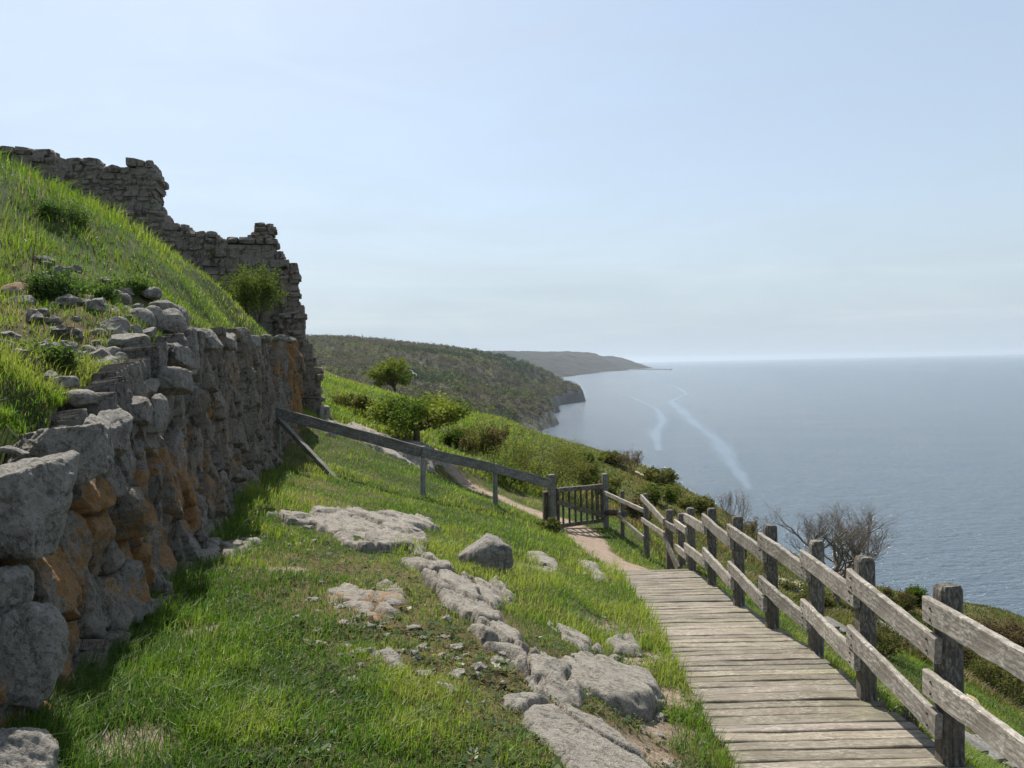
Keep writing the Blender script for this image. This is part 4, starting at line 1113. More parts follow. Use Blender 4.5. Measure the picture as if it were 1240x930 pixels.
def grow(r_, p, d, L, rad, lvl, S, segs, tips):
    """one branch as a bent polyline, then its side shoots"""
    n = max(3, int(4 + L / S['step'])); n = min(n, 8); pts = [p.copy()]; dd = d.copy()
    for i in range(n):
        dd = dd + r_.normal(0, S['wob'], 3) + np.array(S['pull']) * (0.12 + .05 * lvl); dd /= np.linalg.norm(dd)
        pts.append(pts[-1] + dd * L / n)
    pts = np.array(pts); rr = np.linspace(rad, rad * S['tap'], n + 1); segs.append((pts, rr, lvl))
    if lvl >= S['lv']:
        tips.append(pts); return
    k = S['nch'][lvl]
    for j in range(k):
        t = r_.uniform(S['from'], 1.0) if j < k - 1 else 1.0
        q = t * n; i = min(int(q), n - 1); b = pts[i] + (pts[i + 1] - pts[i]) * (q - i)
        ax = r_.normal(0, 1, 3); t0 = pts[min(i + 1, n)] - pts[i]; t0 = t0 / np.linalg.norm(t0); ax -= ax @ t0 * t0; ax /= np.linalg.norm(ax)
        an = r_.uniform(*S['ang']); nd = t0 * math.cos(an) + ax * math.sin(an)
        grow(r_, b, nd, L * r_.uniform(*S['len']), max(rad * S['tap'] * r_.uniform(.6, .9), S['rmin']), lvl + 1, S, segs, tips)

def tubes(segs, ks=(6, 5, 4, 3, 3)):
    V, Fs, k0 = [], [], 0
    for pts, rr, lvl in segs:
        k = ks[min(lvl, 4)]; n = len(pts)
        T = np.gradient(pts, axis=0); T /= np.linalg.norm(T, axis=1)[:, None] + 1e-9
        A = np.cross(T, [0.31, 0.17, 0.93]); A /= np.linalg.norm(A, axis=1)[:, None] + 1e-9; Bn = np.cross(T, A)
        an = np.linspace(0, 2 * PI, k, endpoint=False)
        v = pts[:, None] + (A[:, None] * np.cos(an)[None, :, None] + Bn[:, None] * np.sin(an)[None, :, None]) * rr[:, None, None]
        V.append(v.reshape(-1, 3)); i = np.arange(n * k).reshape(n, k); j = np.roll(i, -1, 1)
        Fs.append(np.stack([i[:-1], j[:-1], j[1:], i[1:]], -1).reshape(-1, 4) + k0); k0 += n * k
    return np.vstack(V), [np.vstack(Fs)]

def leaf_quads(P, size, r_, cols, upb=0.4):
    n = len(P); d = r_.normal(0, 1, (n, 3)); d[:, 2] = d[:, 2] * .6 + .1; d /= np.linalg.norm(d, axis=1)[:, None]
    q = r_.normal(0, 1, (n, 3)); q[:, 2] -= upb; s = np.cross(d, q); s /= np.linalg.norm(s, axis=1)[:, None]
    L = (size * r_.uniform(.6, 1.4, n))[:, None]
    fold = np.cross(d, s) * L * .12
    V = np.stack([P, P + d * L * .5 + s * L * .32 + fold, P + d * L, P + d * L * .5 - s * L * .32 + fold], 1).reshape(-1, 3)
    return V, [np.arange(4 * n).reshape(-1, 4)], np.repeat(cols, 4, 0)

def pick(cols, n, r_, P=None, sc_=1.2):
    cols = np.array(cols); t_ = r_.uniform(0, 1, n)
    if P is not None: t_ = np.clip(.5 + .9 * fbm(P[:, 0] * sc_, P[:, 1] * sc_, P[:, 2] * sc_, o=2, seed=5) + r_.normal(0, .18, n), 0, .999)
    i = (t_ * len(cols)).astype(int)
    return cols[i] * r_.uniform(.75, 1.25, (n, 1))

GREEN = [(.045, .075, .012), (.075, .115, .016), (.11, .145, .022), (.14, .16, .03)]
YELL = [(.10, .12, .025), (.15, .16, .035), (.19, .185, .05), (.08, .1, .02)]
DARK = [(.018, .035, .012), (.03, .055, .014), (.05, .08, .02)]
OLIVE = [(.08, .09, .025), (.12, .12, .035), (.15, .135, .05), (.065, .075, .02)]
BROWN = [(.09, .06, .035), (.13, .09, .05), (.16, .12, .07), (.07, .055, .03)]
PALE = [(.4, .36, .3), (.5, .46, .4), (.2, .18, .1)]

def shrub(name, base, w_, h_, label, cat, cols, nleaf, lsize, seed, trunk=None, S=None, group=None, lean=(0, 0), bare=False, trunk_h=0.0, jit=0.06):
    """stems fanning out of the base (or out of a short trunk) with leaves along the outer shoots"""
    r_ = np.random.default_rng(seed); base = np.asarray(base, float)
    s_ = dict(step=.25, wob=.14, pull=(lean[0], lean[1], .55), tap=.55, lv=3, nch=(5, 4, 4, 3), ang=(.3, .95), len=(.5, .8), rmin=.004)
    s_['from'] = .3; s_.update(S or {})
    segs, tips = [], []; root = base.copy(); r0 = trunk or 0.02
    if trunk_h:
        top_ = base + np.array([lean[0] * .3, lean[1] * .3, trunk_h]); segs.append((np.array([base - [0, 0, .3], base * .5 + top_ * .5 + r_.normal(0, .03, 3), top_]), np.array([r0 * 1.3, r0 * 1.05, r0]), 0)); root = top_
    ns = s_.get('stems', 7)
    for k in range(ns):
        a = 2 * PI * k / ns + r_.uniform(-.4, .4); sp = s_.get('spread', .8) * r_.uniform(.5, 1.1)
        d = np.array([math.cos(a) * sp, math.sin(a) * sp, 1.0]); d /= np.linalg.norm(d)
        grow(r_, root + np.array([math.cos(a), math.sin(a), 0]) * (0 if trunk_h else w_ * .12) - [0, 0, .05], d, (h_ - trunk_h) * .5, r0 * .75, 1, s_, segs, tips)
    # fit to the wanted width and height
    allp = np.vstack([s[0] for s in segs]); sx = (w_ / 2) / np.percentile(np.abs(allp[:, :2] - base[:2]).max(1), 96); sz = h_ / (np.percentile(allp[:, 2], 99) - base[2])
    K = np.array([sx, sx, sz]); segs = [(base + (p - base) * K, r, l) for p, r, l in segs]; tips = [base + (p - base) * K for p in tips]
    T = empty(name, base, label, cat, group)
    V, F = tubes(segs); V[:, 2] = np.maximum(V[:, 2], base[2] - .6)
    link('trunk' if trunk_h else 'stems', mesh_np('stems', V, F, MAT_twig if name.startswith(('bare', 'thorn', 'bramble')) else MAT_bark), T)
    if nleaf:
        per = max(1, nleaf // len(tips)); P = []
        for p in tips:
            t_ = r_.uniform(.1, 1, per) * (len(p) - 1); i = t_.astype(int).clip(0, len(p) - 2); f = (t_ - i)[:, None]
            P.append(p[i] * (1 - f) + p[i + 1] * f + r_.normal(0, jit * w_ / 2, (per, 3)))
        P = np.vstack(P); V, F, C = leaf_quads(P, lsize, r_, pick(cols, len(P), r_, P, 2.5 / max(w_, h_)))
        link('crown', mesh_np('crown', V, F, MAT_leaf, False, C), T)
    return T

def at(u, v, f=None): return hit(u, v, f)
def px(p, n): return n / FPX * p[1]

p = W(479, 479, 58); p[2] = ground(p[:1], p[1:2])[0]
shrub('tree', p, px(p, 50), px(p, 50), 'small green tree leaning in the wind on the skyline of the near slope', 'tree', GREEN[1:] + YELL[1:2], 6500, .15, 1001, trunk=.11, trunk_h=1.0, lean=(-.18, 0), S=dict(stems=6, spread=.75, wob=.2), jit=.09)
p = at(505, 537); shrub('tree', p, px(p, 104), px(p, 52), 'broad low green tree with a dark forked trunk behind the rail fence', 'tree', [(.065, .1, .016), (.11, .15, .022), (.15, .185, .032), (.185, .2, .045)], 9500, .085, 1002, trunk=.09, trunk_h=.35, S=dict(stems=8, spread=1.5), jit=.1)
p = at(458, 512); shrub('bush', p, px(p, 60), px(p, 16), 'yellow green bush left of the broad low tree', 'bush', YELL[1:] + GREEN[2:], 6000, .07, 1003, S=dict(stems=9, spread=1.1), jit=.1)
p = at(425, 500); shrub('bush', p, px(p, 44), px(p, 20), 'olive bush between the castle corner and the broad low tree', 'bush', OLIVE, 5000, .07, 1004, S=dict(stems=9, spread=1.0), jit=.1)
p = at(660, 592); shrub('bush', p, px(p, 118), px(p, 54), 'big yellow green bush of fine shoots behind the gate', 'bush', [(.09, .105, .025), (.14, .145, .035), (.17, .165, .05), (.07, .08, .02)], 9000, .05, 1005, S=dict(stems=16, spread=1.0, nch=(5, 4, 4, 3)), jit=.09)
p = at(632, 578); shrub('thorn_bush', p, px(p, 86), px(p, 82), 'straggly nearly bare thorn bush rising above the yellow green bush', 'bush', YELL, 700, .05, 1006, trunk=.03, S=dict(stems=5, spread=.9, wob=.22, rmin=.006, nch=(3, 3, 3, 2)), lean=(.25, 0))
p = at(590, 560); shrub('bush', p, px(p, 52), px(p, 46), 'reddish brown bush left of the thorn bush', 'bush', BROWN[:2] + OLIVE[:2], 4500, .07, 1007, S=dict(stems=9), jit=.09)
p = at(555, 545); shrub('bush', p, px(p, 50), px(p, 24), 'green bush between the broad low tree and the reddish brown bush', 'bush', GREEN[:3] + OLIVE[:1], 5000, .07, 1008, S=dict(stems=9), jit=.1)
p = at(706, 588); shrub('bush', p, px(p, 50), px(p, 28), 'dull olive bush right of the yellow green bush', 'bush', OLIVE, 5000, .06, 1009, S=dict(stems=9), jit=.1)
p = at(612, 586); shrub('bush', p, px(p, 40), px(p, 26), 'small green bush at the bend of the path behind the fence', 'bush', GREEN, 3500, .05, 1010, S=dict(stems=8), jit=.1)
p = at(763, 571); shrub('bare_bush', p, px(p, 32), px(p, 26), 'pinkish bare bush at the top edge of the spur', 'bush', BROWN[1:3] + [(.2, .16, .09)], 900, .08, 1011, S=dict(stems=12, spread=.8, rmin=.012))
for k, (u, v, w_, h_, cols, lab) in enumerate([
    (800, 585, 34, 14, OLIVE, 'low olive scrub mound at the spur edge left of the dark hollow'),
    (825, 588, 24, 20, DARK, 'nearly black evergreen bush on the spur edge'),
    (846, 596, 40, 24, [(.15, .13, .045), (.19, .165, .06), (.12, .11, .035)], 'straw coloured gorse bush right of the black evergreen'),
    (868, 612, 28, 18, OLIVE[:2] + BROWN[:1], 'brownish scrub mound at the right end of the spur'),
    (800, 612, 46, 24, GREEN[:2] + OLIVE[:2], 'green gorse mound below the small white path'),
    (842, 622, 40, 18, OLIVE, 'olive gorse mound above the fence posts'),
    (730, 600, 44, 22, OLIVE + GREEN[:1], 'olive bush behind the gate top'),
    (772, 632, 34, 26, BROWN + OLIVE[:1], 'tangled brown bramble behind the first fence posts'),
    (700, 562, 36, 12, GREEN[:2] + DARK[2:], 'dark green scrub strip on the slope crest'),
    (740, 560, 30, 10, OLIVE[:2], 'low olive scrub strip left of the pinkish bare bush')]):
    p = at(u, v)
    if p is None: continue
    shrub('gorse' if k < 6 else 'bush', p, px(p, w_), px(p, h_), lab, 'bush', cols, 3000, px(p, 3.0), 1100 + k, S=dict(stems=12, spread=1.1, nch=(4, 4, 3, 3)), jit=.12)
p = at(888, 640); shrub('bare_bush', p, px(p, 40), px(p, 46), 'thin bare grey bush standing against the sea behind the fence', 'bush', BROWN, 500, .05, 1012, S=dict(stems=10, spread=.6, rmin=.008))
p = at(905, 662); shrub('bare_bush', p, px(p, 40), px(p, 34), 'brownish leafless bush below the thin bare grey bush', 'bush', BROWN, 1800, .06, 1013, S=dict(stems=10, spread=.8, rmin=.007))
p = at(1013, 731); shrub('bare_tree', p, px(p, 142), px(p, 118), 'leafless spreading tree with a dark trunk on the sea slope', 'tree', [(.17, .145, .12), (.21, .18, .145), (.13, .11, .09)], 1500, .035, 1014, trunk=.13, trunk_h=.8, S=dict(stems=8, spread=1.2, lv=5, nch=(4, 5, 4, 4, 3), wob=.16, rmin=.0048, len=(.5, .74), ang=(.3, .8)), jit=.05)
for k, (u, v, w_, h_, cols, lab) in enumerate([
    (1205, 790, 62, 40, BROWN, 'rusty brown bush against the sea at the right edge'),
    (1236, 800, 50, 44, BROWN[:2] + OLIVE[:1], 'dark brown bush cut by the right edge'),
    (1190, 815, 70, 38, OLIVE + BROWN[:1], 'wide olive thicket below the rusty brown bush'),
    (1215, 845, 70, 44, OLIVE, 'deep olive thicket behind the nearest fence post'),
    (1110, 735, 24, 22, GREEN, 'bright green sprig bush beside the leafless tree'),
    (1085, 742, 40, 24, OLIVE[:2] + BROWN[:1], 'grey olive scrub at the foot of the leafless tree'),
    (1062, 790, 60, 34, OLIVE + BROWN[:1], 'low dull scrub below the leafless tree'),
    (955, 722, 30, 18, PALE + OLIVE[:1], 'pale blossoming low bush behind the middle of the fence'),
    (985, 738, 40, 20, OLIVE, 'olive scrub left of the leafless tree trunk'),
    (1120, 775, 46, 22, GREEN[:2] + OLIVE[:1], 'dark green scrub uphill of the slope handrail')]):
    p = at(u, v)
    if p is None: continue
    shrub('bush', p, px(p, w_), px(p, h_), lab, 'bush', cols, 3600, max(.03, px(p, 2.6)), 1200 + k, S=dict(stems=12, spread=1.1, nch=(4, 4, 4, 3), rmin=.003), jit=.11)
# on the bank
p = at(304, 392, bank);  p = W(306, 394, 18.2); p[2] = bank(p[:1], p[1:2])[0]
shrub('bush', p, px(p, 68), px(p, 72), 'round green bush growing against the castle wall', 'bush', [(.05, .075, .012), (.08, .11, .018), (.1, .13, .025)], 9000, .045, 1301, S=dict(stems=12, spread=.9), jit=.09)
for k, (u, v, w_, h_, lab) in enumerate([(66, 366, 50, 32, 'dark leafy nettle clump beside the orange edged boulder'), (112, 364, 46, 20, 'dark leafy nettle clump above the left end of the boulder row'), (160, 352, 36, 13, 'small dark leafy clump above the boulder row'), (70, 262, 50, 10, 'dark leafy patch high on the bank under the castle wall'), (60, 440, 50, 16, 'grey green leafy weeds on the slope beside the bluish boulder')]):
    p = at(u, v, bank)
    if p is None: continue
    shrub('weed_clump', p, px(p, w_), px(p, h_), lab, 'plant', [(.045, .08, .022), (.065, .11, .028), (.09, .135, .035)] if k < 4 else [(.05, .085, .02), (.08, .12, .03), (.07, .1, .05)], 3600, .032 if k < 3 else .036, 1310 + k, S=dict(stems=18, spread=1.1, rmin=.002, lv=2), jit=.2)
p = at(31, 336, bank)
shrub('dry_stalk', p, px(p, 20), px(p, 90), 'tall dry weed stalk on the bank above the orange edged boulder', 'plant', BROWN, 120, .02, 1330, trunk=.006, S=dict(stems=1, spread=.12, rmin=.002, wob=.06, lv=1))
p = W(*(262, 318, 21.0)); s_, z_ = on_ruin(260, 318, 0.02); q_ = RC + RD * s_ + RNRM * 0.0
shrub('wall_plant', (q_[0], q_[1], z_), .35, .4, 'small yellow green plant rooted in the castle wall face', 'plant', YELL, 500, .04, 1331, S=dict(stems=6, lv=2))
p = at(668, 646); shrub('grass_tuft', p, .5, .28, 'dark grass tuft at the foot of the gate posts', 'plant', OLIVE + DARK, 900, .06, 1332, S=dict(stems=14, lv=2, rmin=.002))

p = at(1092, 884); shrub('bramble', p, px(p, 70), px(p, 44), 'tangle of dry bramble twigs beside the edge of the boardwalk', 'plant', BROWN, 300, .02, 1340, S=dict(stems=14, spread=1.6, rmin=.003, wob=.3, pull=(0, 0, -.2)))
# small rubble strewn between the boulders
def rubble_bits(n, seed):
    r_ = np.random.default_rng(seed); D, F = ico(2); V, Fs = [], []; k = 0
    for i in range(n):
        s = r_.uniform(wall_s(3.6), wall_s(10)); o = .5 + r_.uniform(.1, 2.4) * r_.uniform(.4, 1); bx, by = wall_xy(s); x, y = bx - WN[0] * o, by - WN[1] * o
        sz = r_.uniform(.03, .11) * np.array([1, r_.uniform(.6, 1.1), r_.uniform(.4, .8)]); q = D * (1 + .22 * r_.normal(0, 1, (len(D), 1))) * sz
        q = q @ rot_np(0, 0, r_.uniform(0, 6)).T + [x, y, float(bank(np.array([x]), np.array([y]))[0]) + sz[2] * .35]
        V.append(q); Fs.append(F + k); k += len(q)
    V = np.vstack(V); return mesh_np('rubble', V, [np.vstack(Fs)], MAT_granite, False, None, {'lich': np.full(len(V), .2)})
tag(link('rubble', rubble_bits(120, 1350)), 'small broken stones strewn in the turf between the boulders', 'rubble', kind='stuff')

def chips(n, seed):
    r_ = np.random.default_rng(seed); D, F = ico(2); V, Fs = [], []; k = 0
    spots = [hit(u, v) for u, v in ((400, 740), (470, 740), (480, 800), (515, 800), (360, 640), (400, 660), (690, 830), (770, 800), (790, 890), (640, 690), (560, 800), (430, 770))]
    for i in range(n):
        c = spots[i % len(spots)]; x, y = c[0] + r_.normal(0, .3), c[1] + r_.normal(0, .4); sz = r_.uniform(.012, .06) * np.array([1, r_.uniform(.6, 1.1), r_.uniform(.3, .6)])
        q = D * (1 + .2 * r_.normal(0, 1, (len(D), 1))) * sz; q = q @ rot_np(0, 0, r_.uniform(0, 6)).T + [x, y, float(ground(np.array([x]), np.array([y]))[0]) + sz[2] * .3]
        V.append(q); Fs.append(F + k); k += len(q)
    return mesh_np('stone_chips', np.vstack(V), [np.vstack(Fs)], MAT_bedrock, False, None, {'lich': np.full(k, .4)})
tag(link('stone_chips', chips(170, 1360)), 'small stone chips lying in the short turf around the bedrock', 'stone chips', kind='stuff')
# ------------------------------------------------------------------ sea
def make_sea():
    m = N('sea_water'); p = m.pos()
    mp = m.pos(scale=(0.55, 1.35, 1), rot=(0, 0, R(12)))
    w1 = m.noise(mp, 0.16, 3, 0.6, 0.4); w2 = m.noise(mp, 0.6, 4, 0.65, 0.5); w3 = m.noise(mp, 0.02, 4, 0.6)
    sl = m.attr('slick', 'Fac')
    h = m.math('ADD', m.math('MULTIPLY', w1, 1.5), m.math('MULTIPLY', w2, 1.1))
    calm = m.math('SUBTRACT', 1.0, m.math('MULTIPLY', sl, 0.8))
    st = m.math('MULTIPLY', m.math('ADD', 0.55, m.math('MULTIPLY', w3, 0.5)), calm)
    b = m.n('Bump'); m.put(b.inputs['Height'], h); m.put(b.inputs['Strength'], st); b.inputs['Distance'].default_value = 2.5
    x = m.bsdf(m.mix(m.math('MULTIPLY', sl, 0.12), m.mix(m.ramp(w3, .3, .7), (0.07, 0.105, 0.14), (0.09, 0.125, 0.16)), (0.26, 0.31, 0.35)), 0.15, b.outputs[0], 0.5)  # base colour lightened in the calm streaks to stand in for reflected pale sky
    x.inputs['IOR'].default_value = 1.333
    return m.m
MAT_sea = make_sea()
def sea_pt(u, v):
    r = ray(u, v); return r * (SEA / r[2])
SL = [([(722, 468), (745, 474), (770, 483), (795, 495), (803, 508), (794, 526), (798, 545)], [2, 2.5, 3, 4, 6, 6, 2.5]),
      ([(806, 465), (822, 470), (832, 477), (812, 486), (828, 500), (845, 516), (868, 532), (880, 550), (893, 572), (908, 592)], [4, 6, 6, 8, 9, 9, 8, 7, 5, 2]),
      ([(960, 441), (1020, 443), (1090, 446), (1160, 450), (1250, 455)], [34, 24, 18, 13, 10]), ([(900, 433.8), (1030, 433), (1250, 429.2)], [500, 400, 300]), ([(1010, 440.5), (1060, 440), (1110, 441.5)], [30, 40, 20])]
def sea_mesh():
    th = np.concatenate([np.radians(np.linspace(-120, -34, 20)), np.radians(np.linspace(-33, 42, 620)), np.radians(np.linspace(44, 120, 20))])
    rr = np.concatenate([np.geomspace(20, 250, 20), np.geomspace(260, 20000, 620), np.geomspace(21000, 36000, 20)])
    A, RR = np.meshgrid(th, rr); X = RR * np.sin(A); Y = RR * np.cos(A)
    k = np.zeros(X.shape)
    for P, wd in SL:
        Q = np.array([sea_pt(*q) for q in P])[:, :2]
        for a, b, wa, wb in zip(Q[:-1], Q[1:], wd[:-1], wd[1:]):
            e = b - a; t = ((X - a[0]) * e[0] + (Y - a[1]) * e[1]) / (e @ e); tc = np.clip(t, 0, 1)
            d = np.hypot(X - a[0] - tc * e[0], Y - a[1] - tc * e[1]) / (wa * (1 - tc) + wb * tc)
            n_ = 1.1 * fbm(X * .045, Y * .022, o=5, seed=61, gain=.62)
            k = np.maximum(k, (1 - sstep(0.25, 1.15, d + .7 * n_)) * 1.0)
    V = np.stack([X, Y, np.full(X.shape, SEA)], -1).reshape(-1, 3)
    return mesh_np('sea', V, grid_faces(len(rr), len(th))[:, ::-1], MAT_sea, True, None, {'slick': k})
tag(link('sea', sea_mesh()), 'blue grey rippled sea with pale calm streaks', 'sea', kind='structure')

# ------------------------------------------------------------------ far coast
def make_hill_mat(name, sc_, bd_, dk=1.0):
    m = N(name); p = m.pos(scale=(sc_, sc_, sc_))
    c = m.mix(m.ramp(m.noise(p, .03, 6, .65), .4, .6), (0.05, 0.044, 0.036), (0.06, 0.062, 0.035))
    c = m.mix(m.ramp(m.noise(p, .016, 6, .68), .5, .58), c, (0.012, 0.02, 0.012))
    c = m.mix(m.ramp(m.noise(p, .022, 5, .65, .5), .58, .66), c, (0.13, 0.125, 0.06))
    c = m.mix(1.0, c, (dk, dk, dk), 'MULTIPLY')
    g = m.n('NewGeometry'); s = m.n('SeparateXYZ'); m.put(s.inputs[0], g.outputs['True Normal'])
    steep = m.ramp(m.math('ADD', s.outputs[2], m.math('MULTIPLY', m.math('SUBTRACT', m.noise(p, .06, 5, .7), .5), .5)), .6, .74, (1, 1, 1), (0, 0, 0))
    rock = m.mix(m.noise(m.pos(scale=(1, 1, .35)), .12, 6, .75), (0.045, 0.042, 0.038), (0.2, 0.19, 0.165))
    c = m.mix(steep, c, rock)
    m.bsdf(c, .95, m.bump(m.noise(p, .16, 6, .7), .9, bd_), .1)
    return m.m
MAT_hill = make_hill_mat('wooded_hill', 1.0, 2.5); MAT_hill2 = make_hill_mat('wooded_headland', 0.6, 14.0, 0.6)
HP = [W(*q) for q in [(330, 409, 950), (385, 410, 1000), (440, 412, 1050), (500, 417, 1100), (560, 421.5, 1150), (600, 428.5, 1180), (640, 440, 1200), (670, 452, 1215), (688, 466, 1225),
     (655, 478, 980), (632, 490, 850), (620, 478, 800), (560, 470, 700), (500, 470, 600), (450, 452, 650), (400, 438, 700), (590, 500, 620), (560, 512, 480), (480, 500, 400), (400, 480, 380), (620, 450, 1000), (560, 445, 900), (500, 440, 850), (330, 470, 330)]]
HP += [(108, 1235, -60), (83, 1120, -60), (56, 1005, -60), (30, 850, -60), (16, 650, -60), (22, 450, -60), (40, 300, -60), (60, 190, -60), (-10, 190, -46), (-60, 200, -30), (-150, 200, -8)]
HP += [(170, 1000, -88), (178, 1235, -88), (125, 800, -86), (110, 500, -85), (130, 300, -85), (160, 150, -85), (230, 1600, -85), (110, 1330, -64), (60, 1420, -62), (40, 1600, -60), (-150, 1500, 20), (-400, 1500, 45), (-700, 900, 55), (-700, 1500, 60), (-500, 400, 30)]
HILLT = TPS(HP, 0.5)
def hill_z(x, y):
    z = HILLT(x, y)
    cl = sstep(-60, -55.5, z + 3.5 * fbm(x * .03, y * .03, o=4, seed=39)); fc = sstep(600, 800, y) * (x > -20)
    z = z + fc * (cl * 10 * (1 - sstep(-50, -24, z) * .9) - (1 - cl) * 14)
    z = z - 6 * sstep(-45, -20, z)
    return z + 3.0 * fbm(x * .012, y * .012, o=4, seed=33) + 1.6 * fbm(x * .05, y * .05, o=3, seed=34)
xs = np.arange(-720, 235, 9.0); ys = np.arange(150, 1640, 9.0); X, Y = np.meshgrid(xs, ys)
Z = hill_z(X, Y)
tag(link('hills', mesh_np('hills', np.stack([X, Y, Z], -1).reshape(-1, 3), grid_faces(len(ys), len(xs)), MAT_hill)), 'wooded coastal hill ending in a dark cliff above the water', 'hill', kind='structure')

F2 = [W(*q) for q in [(560, 428, 3900), (605, 427, 4200), (640, 424, 4600), (680, 425.5, 5000), (720, 429, 5600), (745, 432.5, 6200), (757, 438, 6450), (660, 441, 4000), (700, 442, 4700), (735, 441.5, 5700)]]
F2 += [(90, 2600, -60), (260, 3350, -60), (400, 3900, -60), (545, 4600, -60), (775, 5600, -60), (1010, 6600, -60), (600, 3300, -130), (880, 4600, -130), (1250, 6000, -130), (1450, 7200, -130), (900, 7500, -62), (450, 7500, -10), (-300, 3500, 20), (-500, 6000, 30), (0, 2700, -40), (-300, 2500, -20), (250, 6000, 40)]
FT = TPS(F2, 1)
xs = np.arange(-500, 1400, 18.0); ys = np.arange(2500, 7400, 22.0); X, Y = np.meshgrid(xs, ys)
Z = FT(X, Y); Z = np.where(Z > 50, 50 + 26 * (1 - np.exp(-(Z - 50) / 26)), Z); Z = Z + 7 * fbm(X * .006, Y * .006, o=4, seed=35) + 7 * sstep(-56, -40, Z) * fbm(X * .028, Y * .02, o=3, seed=36)
tag(link('hills', mesh_np('hills', np.stack([X, Y, Z], -1).reshape(-1, 3), grid_faces(len(ys), len(xs)), MAT_hill2)), 'second wooded headland fading in the distance', 'hill', kind='structure')

def woods(n, seed):
    r_ = np.random.default_rng(seed)
    y = 230 + 1100 * r_.uniform(0, 1, n) ** .8; x = y * r_.uniform(-.36, .11, n)
    z = hill_z(x, y); gx = hill_z(x + 3, y) - z; gy = hill_z(x, y + 3) - z
    ok = (z > -50) & (np.hypot(gx, gy) / 3 < .85)
    x, y, z = x[ok], y[ok], z[ok]; n = len(x)
    R_ = r_.uniform(1.8, 3.6, n); H = r_.uniform(2.5, 6.0, n)
    pt = fbm(x * .011, y * .011, o=4, seed=37) + r_.normal(0, .09, n)
    pal = np.array([(.075, .066, .058), (.095, .083, .07), (.065, .058, .05), (.13, .13, .045), (.10, .115, .035), (.022, .034, .018), (.028, .045, .02)])
    kind = np.where(pt < .08, r_.integers(0, 3, n), np.where(pt < .24, r_.integers(3, 5, n), r_.integers(5, 7, n)))
    kind = np.where(r_.uniform(0, 1, n) < .07, r_.integers(3, 6, n), kind)
    c = pal[kind] * r_.uniform(.65, 1.3, (n, 1)); H = np.where(kind > 4, H * 1.35, H)
    k = 22
    d = r_.normal(0, 1, (n, k, 3)); d /= np.linalg.norm(d, axis=2)[..., None]; d[..., 2] = np.abs(d[..., 2])
    rad = r_.uniform(.55, 1.05, (n, k, 1))
    P = np.stack([x, y, z], -1)[:, None] + d * rad * np.stack([R_, R_, H], -1)[:, None]
    P = P.reshape(-1, 3); V, F, C = leaf_quads(P - r_.normal(0, .4, P.shape), 1.7, r_, np.repeat(c, k, 0) * r_.uniform(.85, 1.15, (n * k, 1)), .2)
    return mesh_np('woods', V, F, MAT_leaf, False, C)
tag(link('woods', woods(13000, 38)), 'bare brown and early green woods covering the coastal hill', 'woods', kind='stuff')

# harbour mole far out
p0, p1 = sea_pt(764, 447.6), sea_pt(813, 447.9)
V, F = beam(float(np.linalg.norm(p1 - p0)), 16, 9, 71, nx=40, rag=1.2, cham=3)
d = p1 - p0; M = Matrix.Translation(Vector(p0)) @ Matrix.Rotation(math.atan2(d[1], d[0]), 4, 'Z')
tag(link('breakwater', mesh_np('breakwater', V, F, MAT_hill), None, M), 'thin dark breakwater reaching out to sea below the far headland', 'breakwater')

# gull -----------------------------------------------------------------
def gull():
    q, F0 = ico(3); q = q * np.array([.21, .075, .07]); q[:, 2] += .02 * (q[:, 0] / .21) ** 2
    hd = ico(3)[0] * .055 + np.array([.2, 0, .035]); bk = ico(2)[0] * np.array([.035, .012, .012]) + np.array([.27, 0, .03])
    V = [q, hd, bk]; F = [F0, ico(3)[1] + len(q), ico(2)[1] + len(q) + len(hd)]; k = len(q) + len(hd) + len(bk); Q = []
    sp = np.array([0, .25, .48, .66]); zz = np.array([.03, .17, .15, .06]); ch = np.array([.17, .15, .11, .02]); xo = np.array([.03, .06, .0, -.12])
    for sg in (-1, 1):
        g = []
        for y, z, c, x in zip(sp, zz, ch, xo):
            for t_ in np.linspace(0, 1, 4):
                for top in (1, -1): g.append((x + c * .5 - c * t_, sg * y, z + top * .012 * math.sin(PI * min(max(t_, .05), .95))))
        V.append(np.array(g)); idx = np.arange(32).reshape(4, 4, 2) + k; k += 32
        for i in range(3):
            for j in range(3):
                for s in (0, 1): Q.append([idx[i, j, s], idx[i + 1, j, s], idx[i + 1, j + 1, s], idx[i, j + 1, s]])
    tl = np.array([(-.17, -.03, .02), (-.17, .03, .02), (-.3, .07, .02), (-.3, -.07, .02), (-.17, -.03, .035), (-.17, .03, .035), (-.3, .07, .028), (-.3, -.07, .028)]); V.append(tl)
    Q += [[k, k + 1, k + 2, k + 3], [k + 4, k + 5, k + 6, k + 7], [k + 2, k + 3, k + 7, k + 6]]
    return mesh_np('gull', np.vstack(V), [np.vstack(F), np.array(Q)], MAT_gull, True)
_m = N('white_plumage'); _m.bsdf((.78, .78, .76), .7, None, .2); MAT_gull = _m.m
p = W(500, 452, 95)
tag(link('gull', gull(), None, Matrix.Translation(Vector(p)) @ Matrix.Rotation(R(75), 4, 'Z') @ Matrix.Rotation(R(38), 4, 'X')), 'white gull gliding over the valley beside the small leaning tree', 'bird')

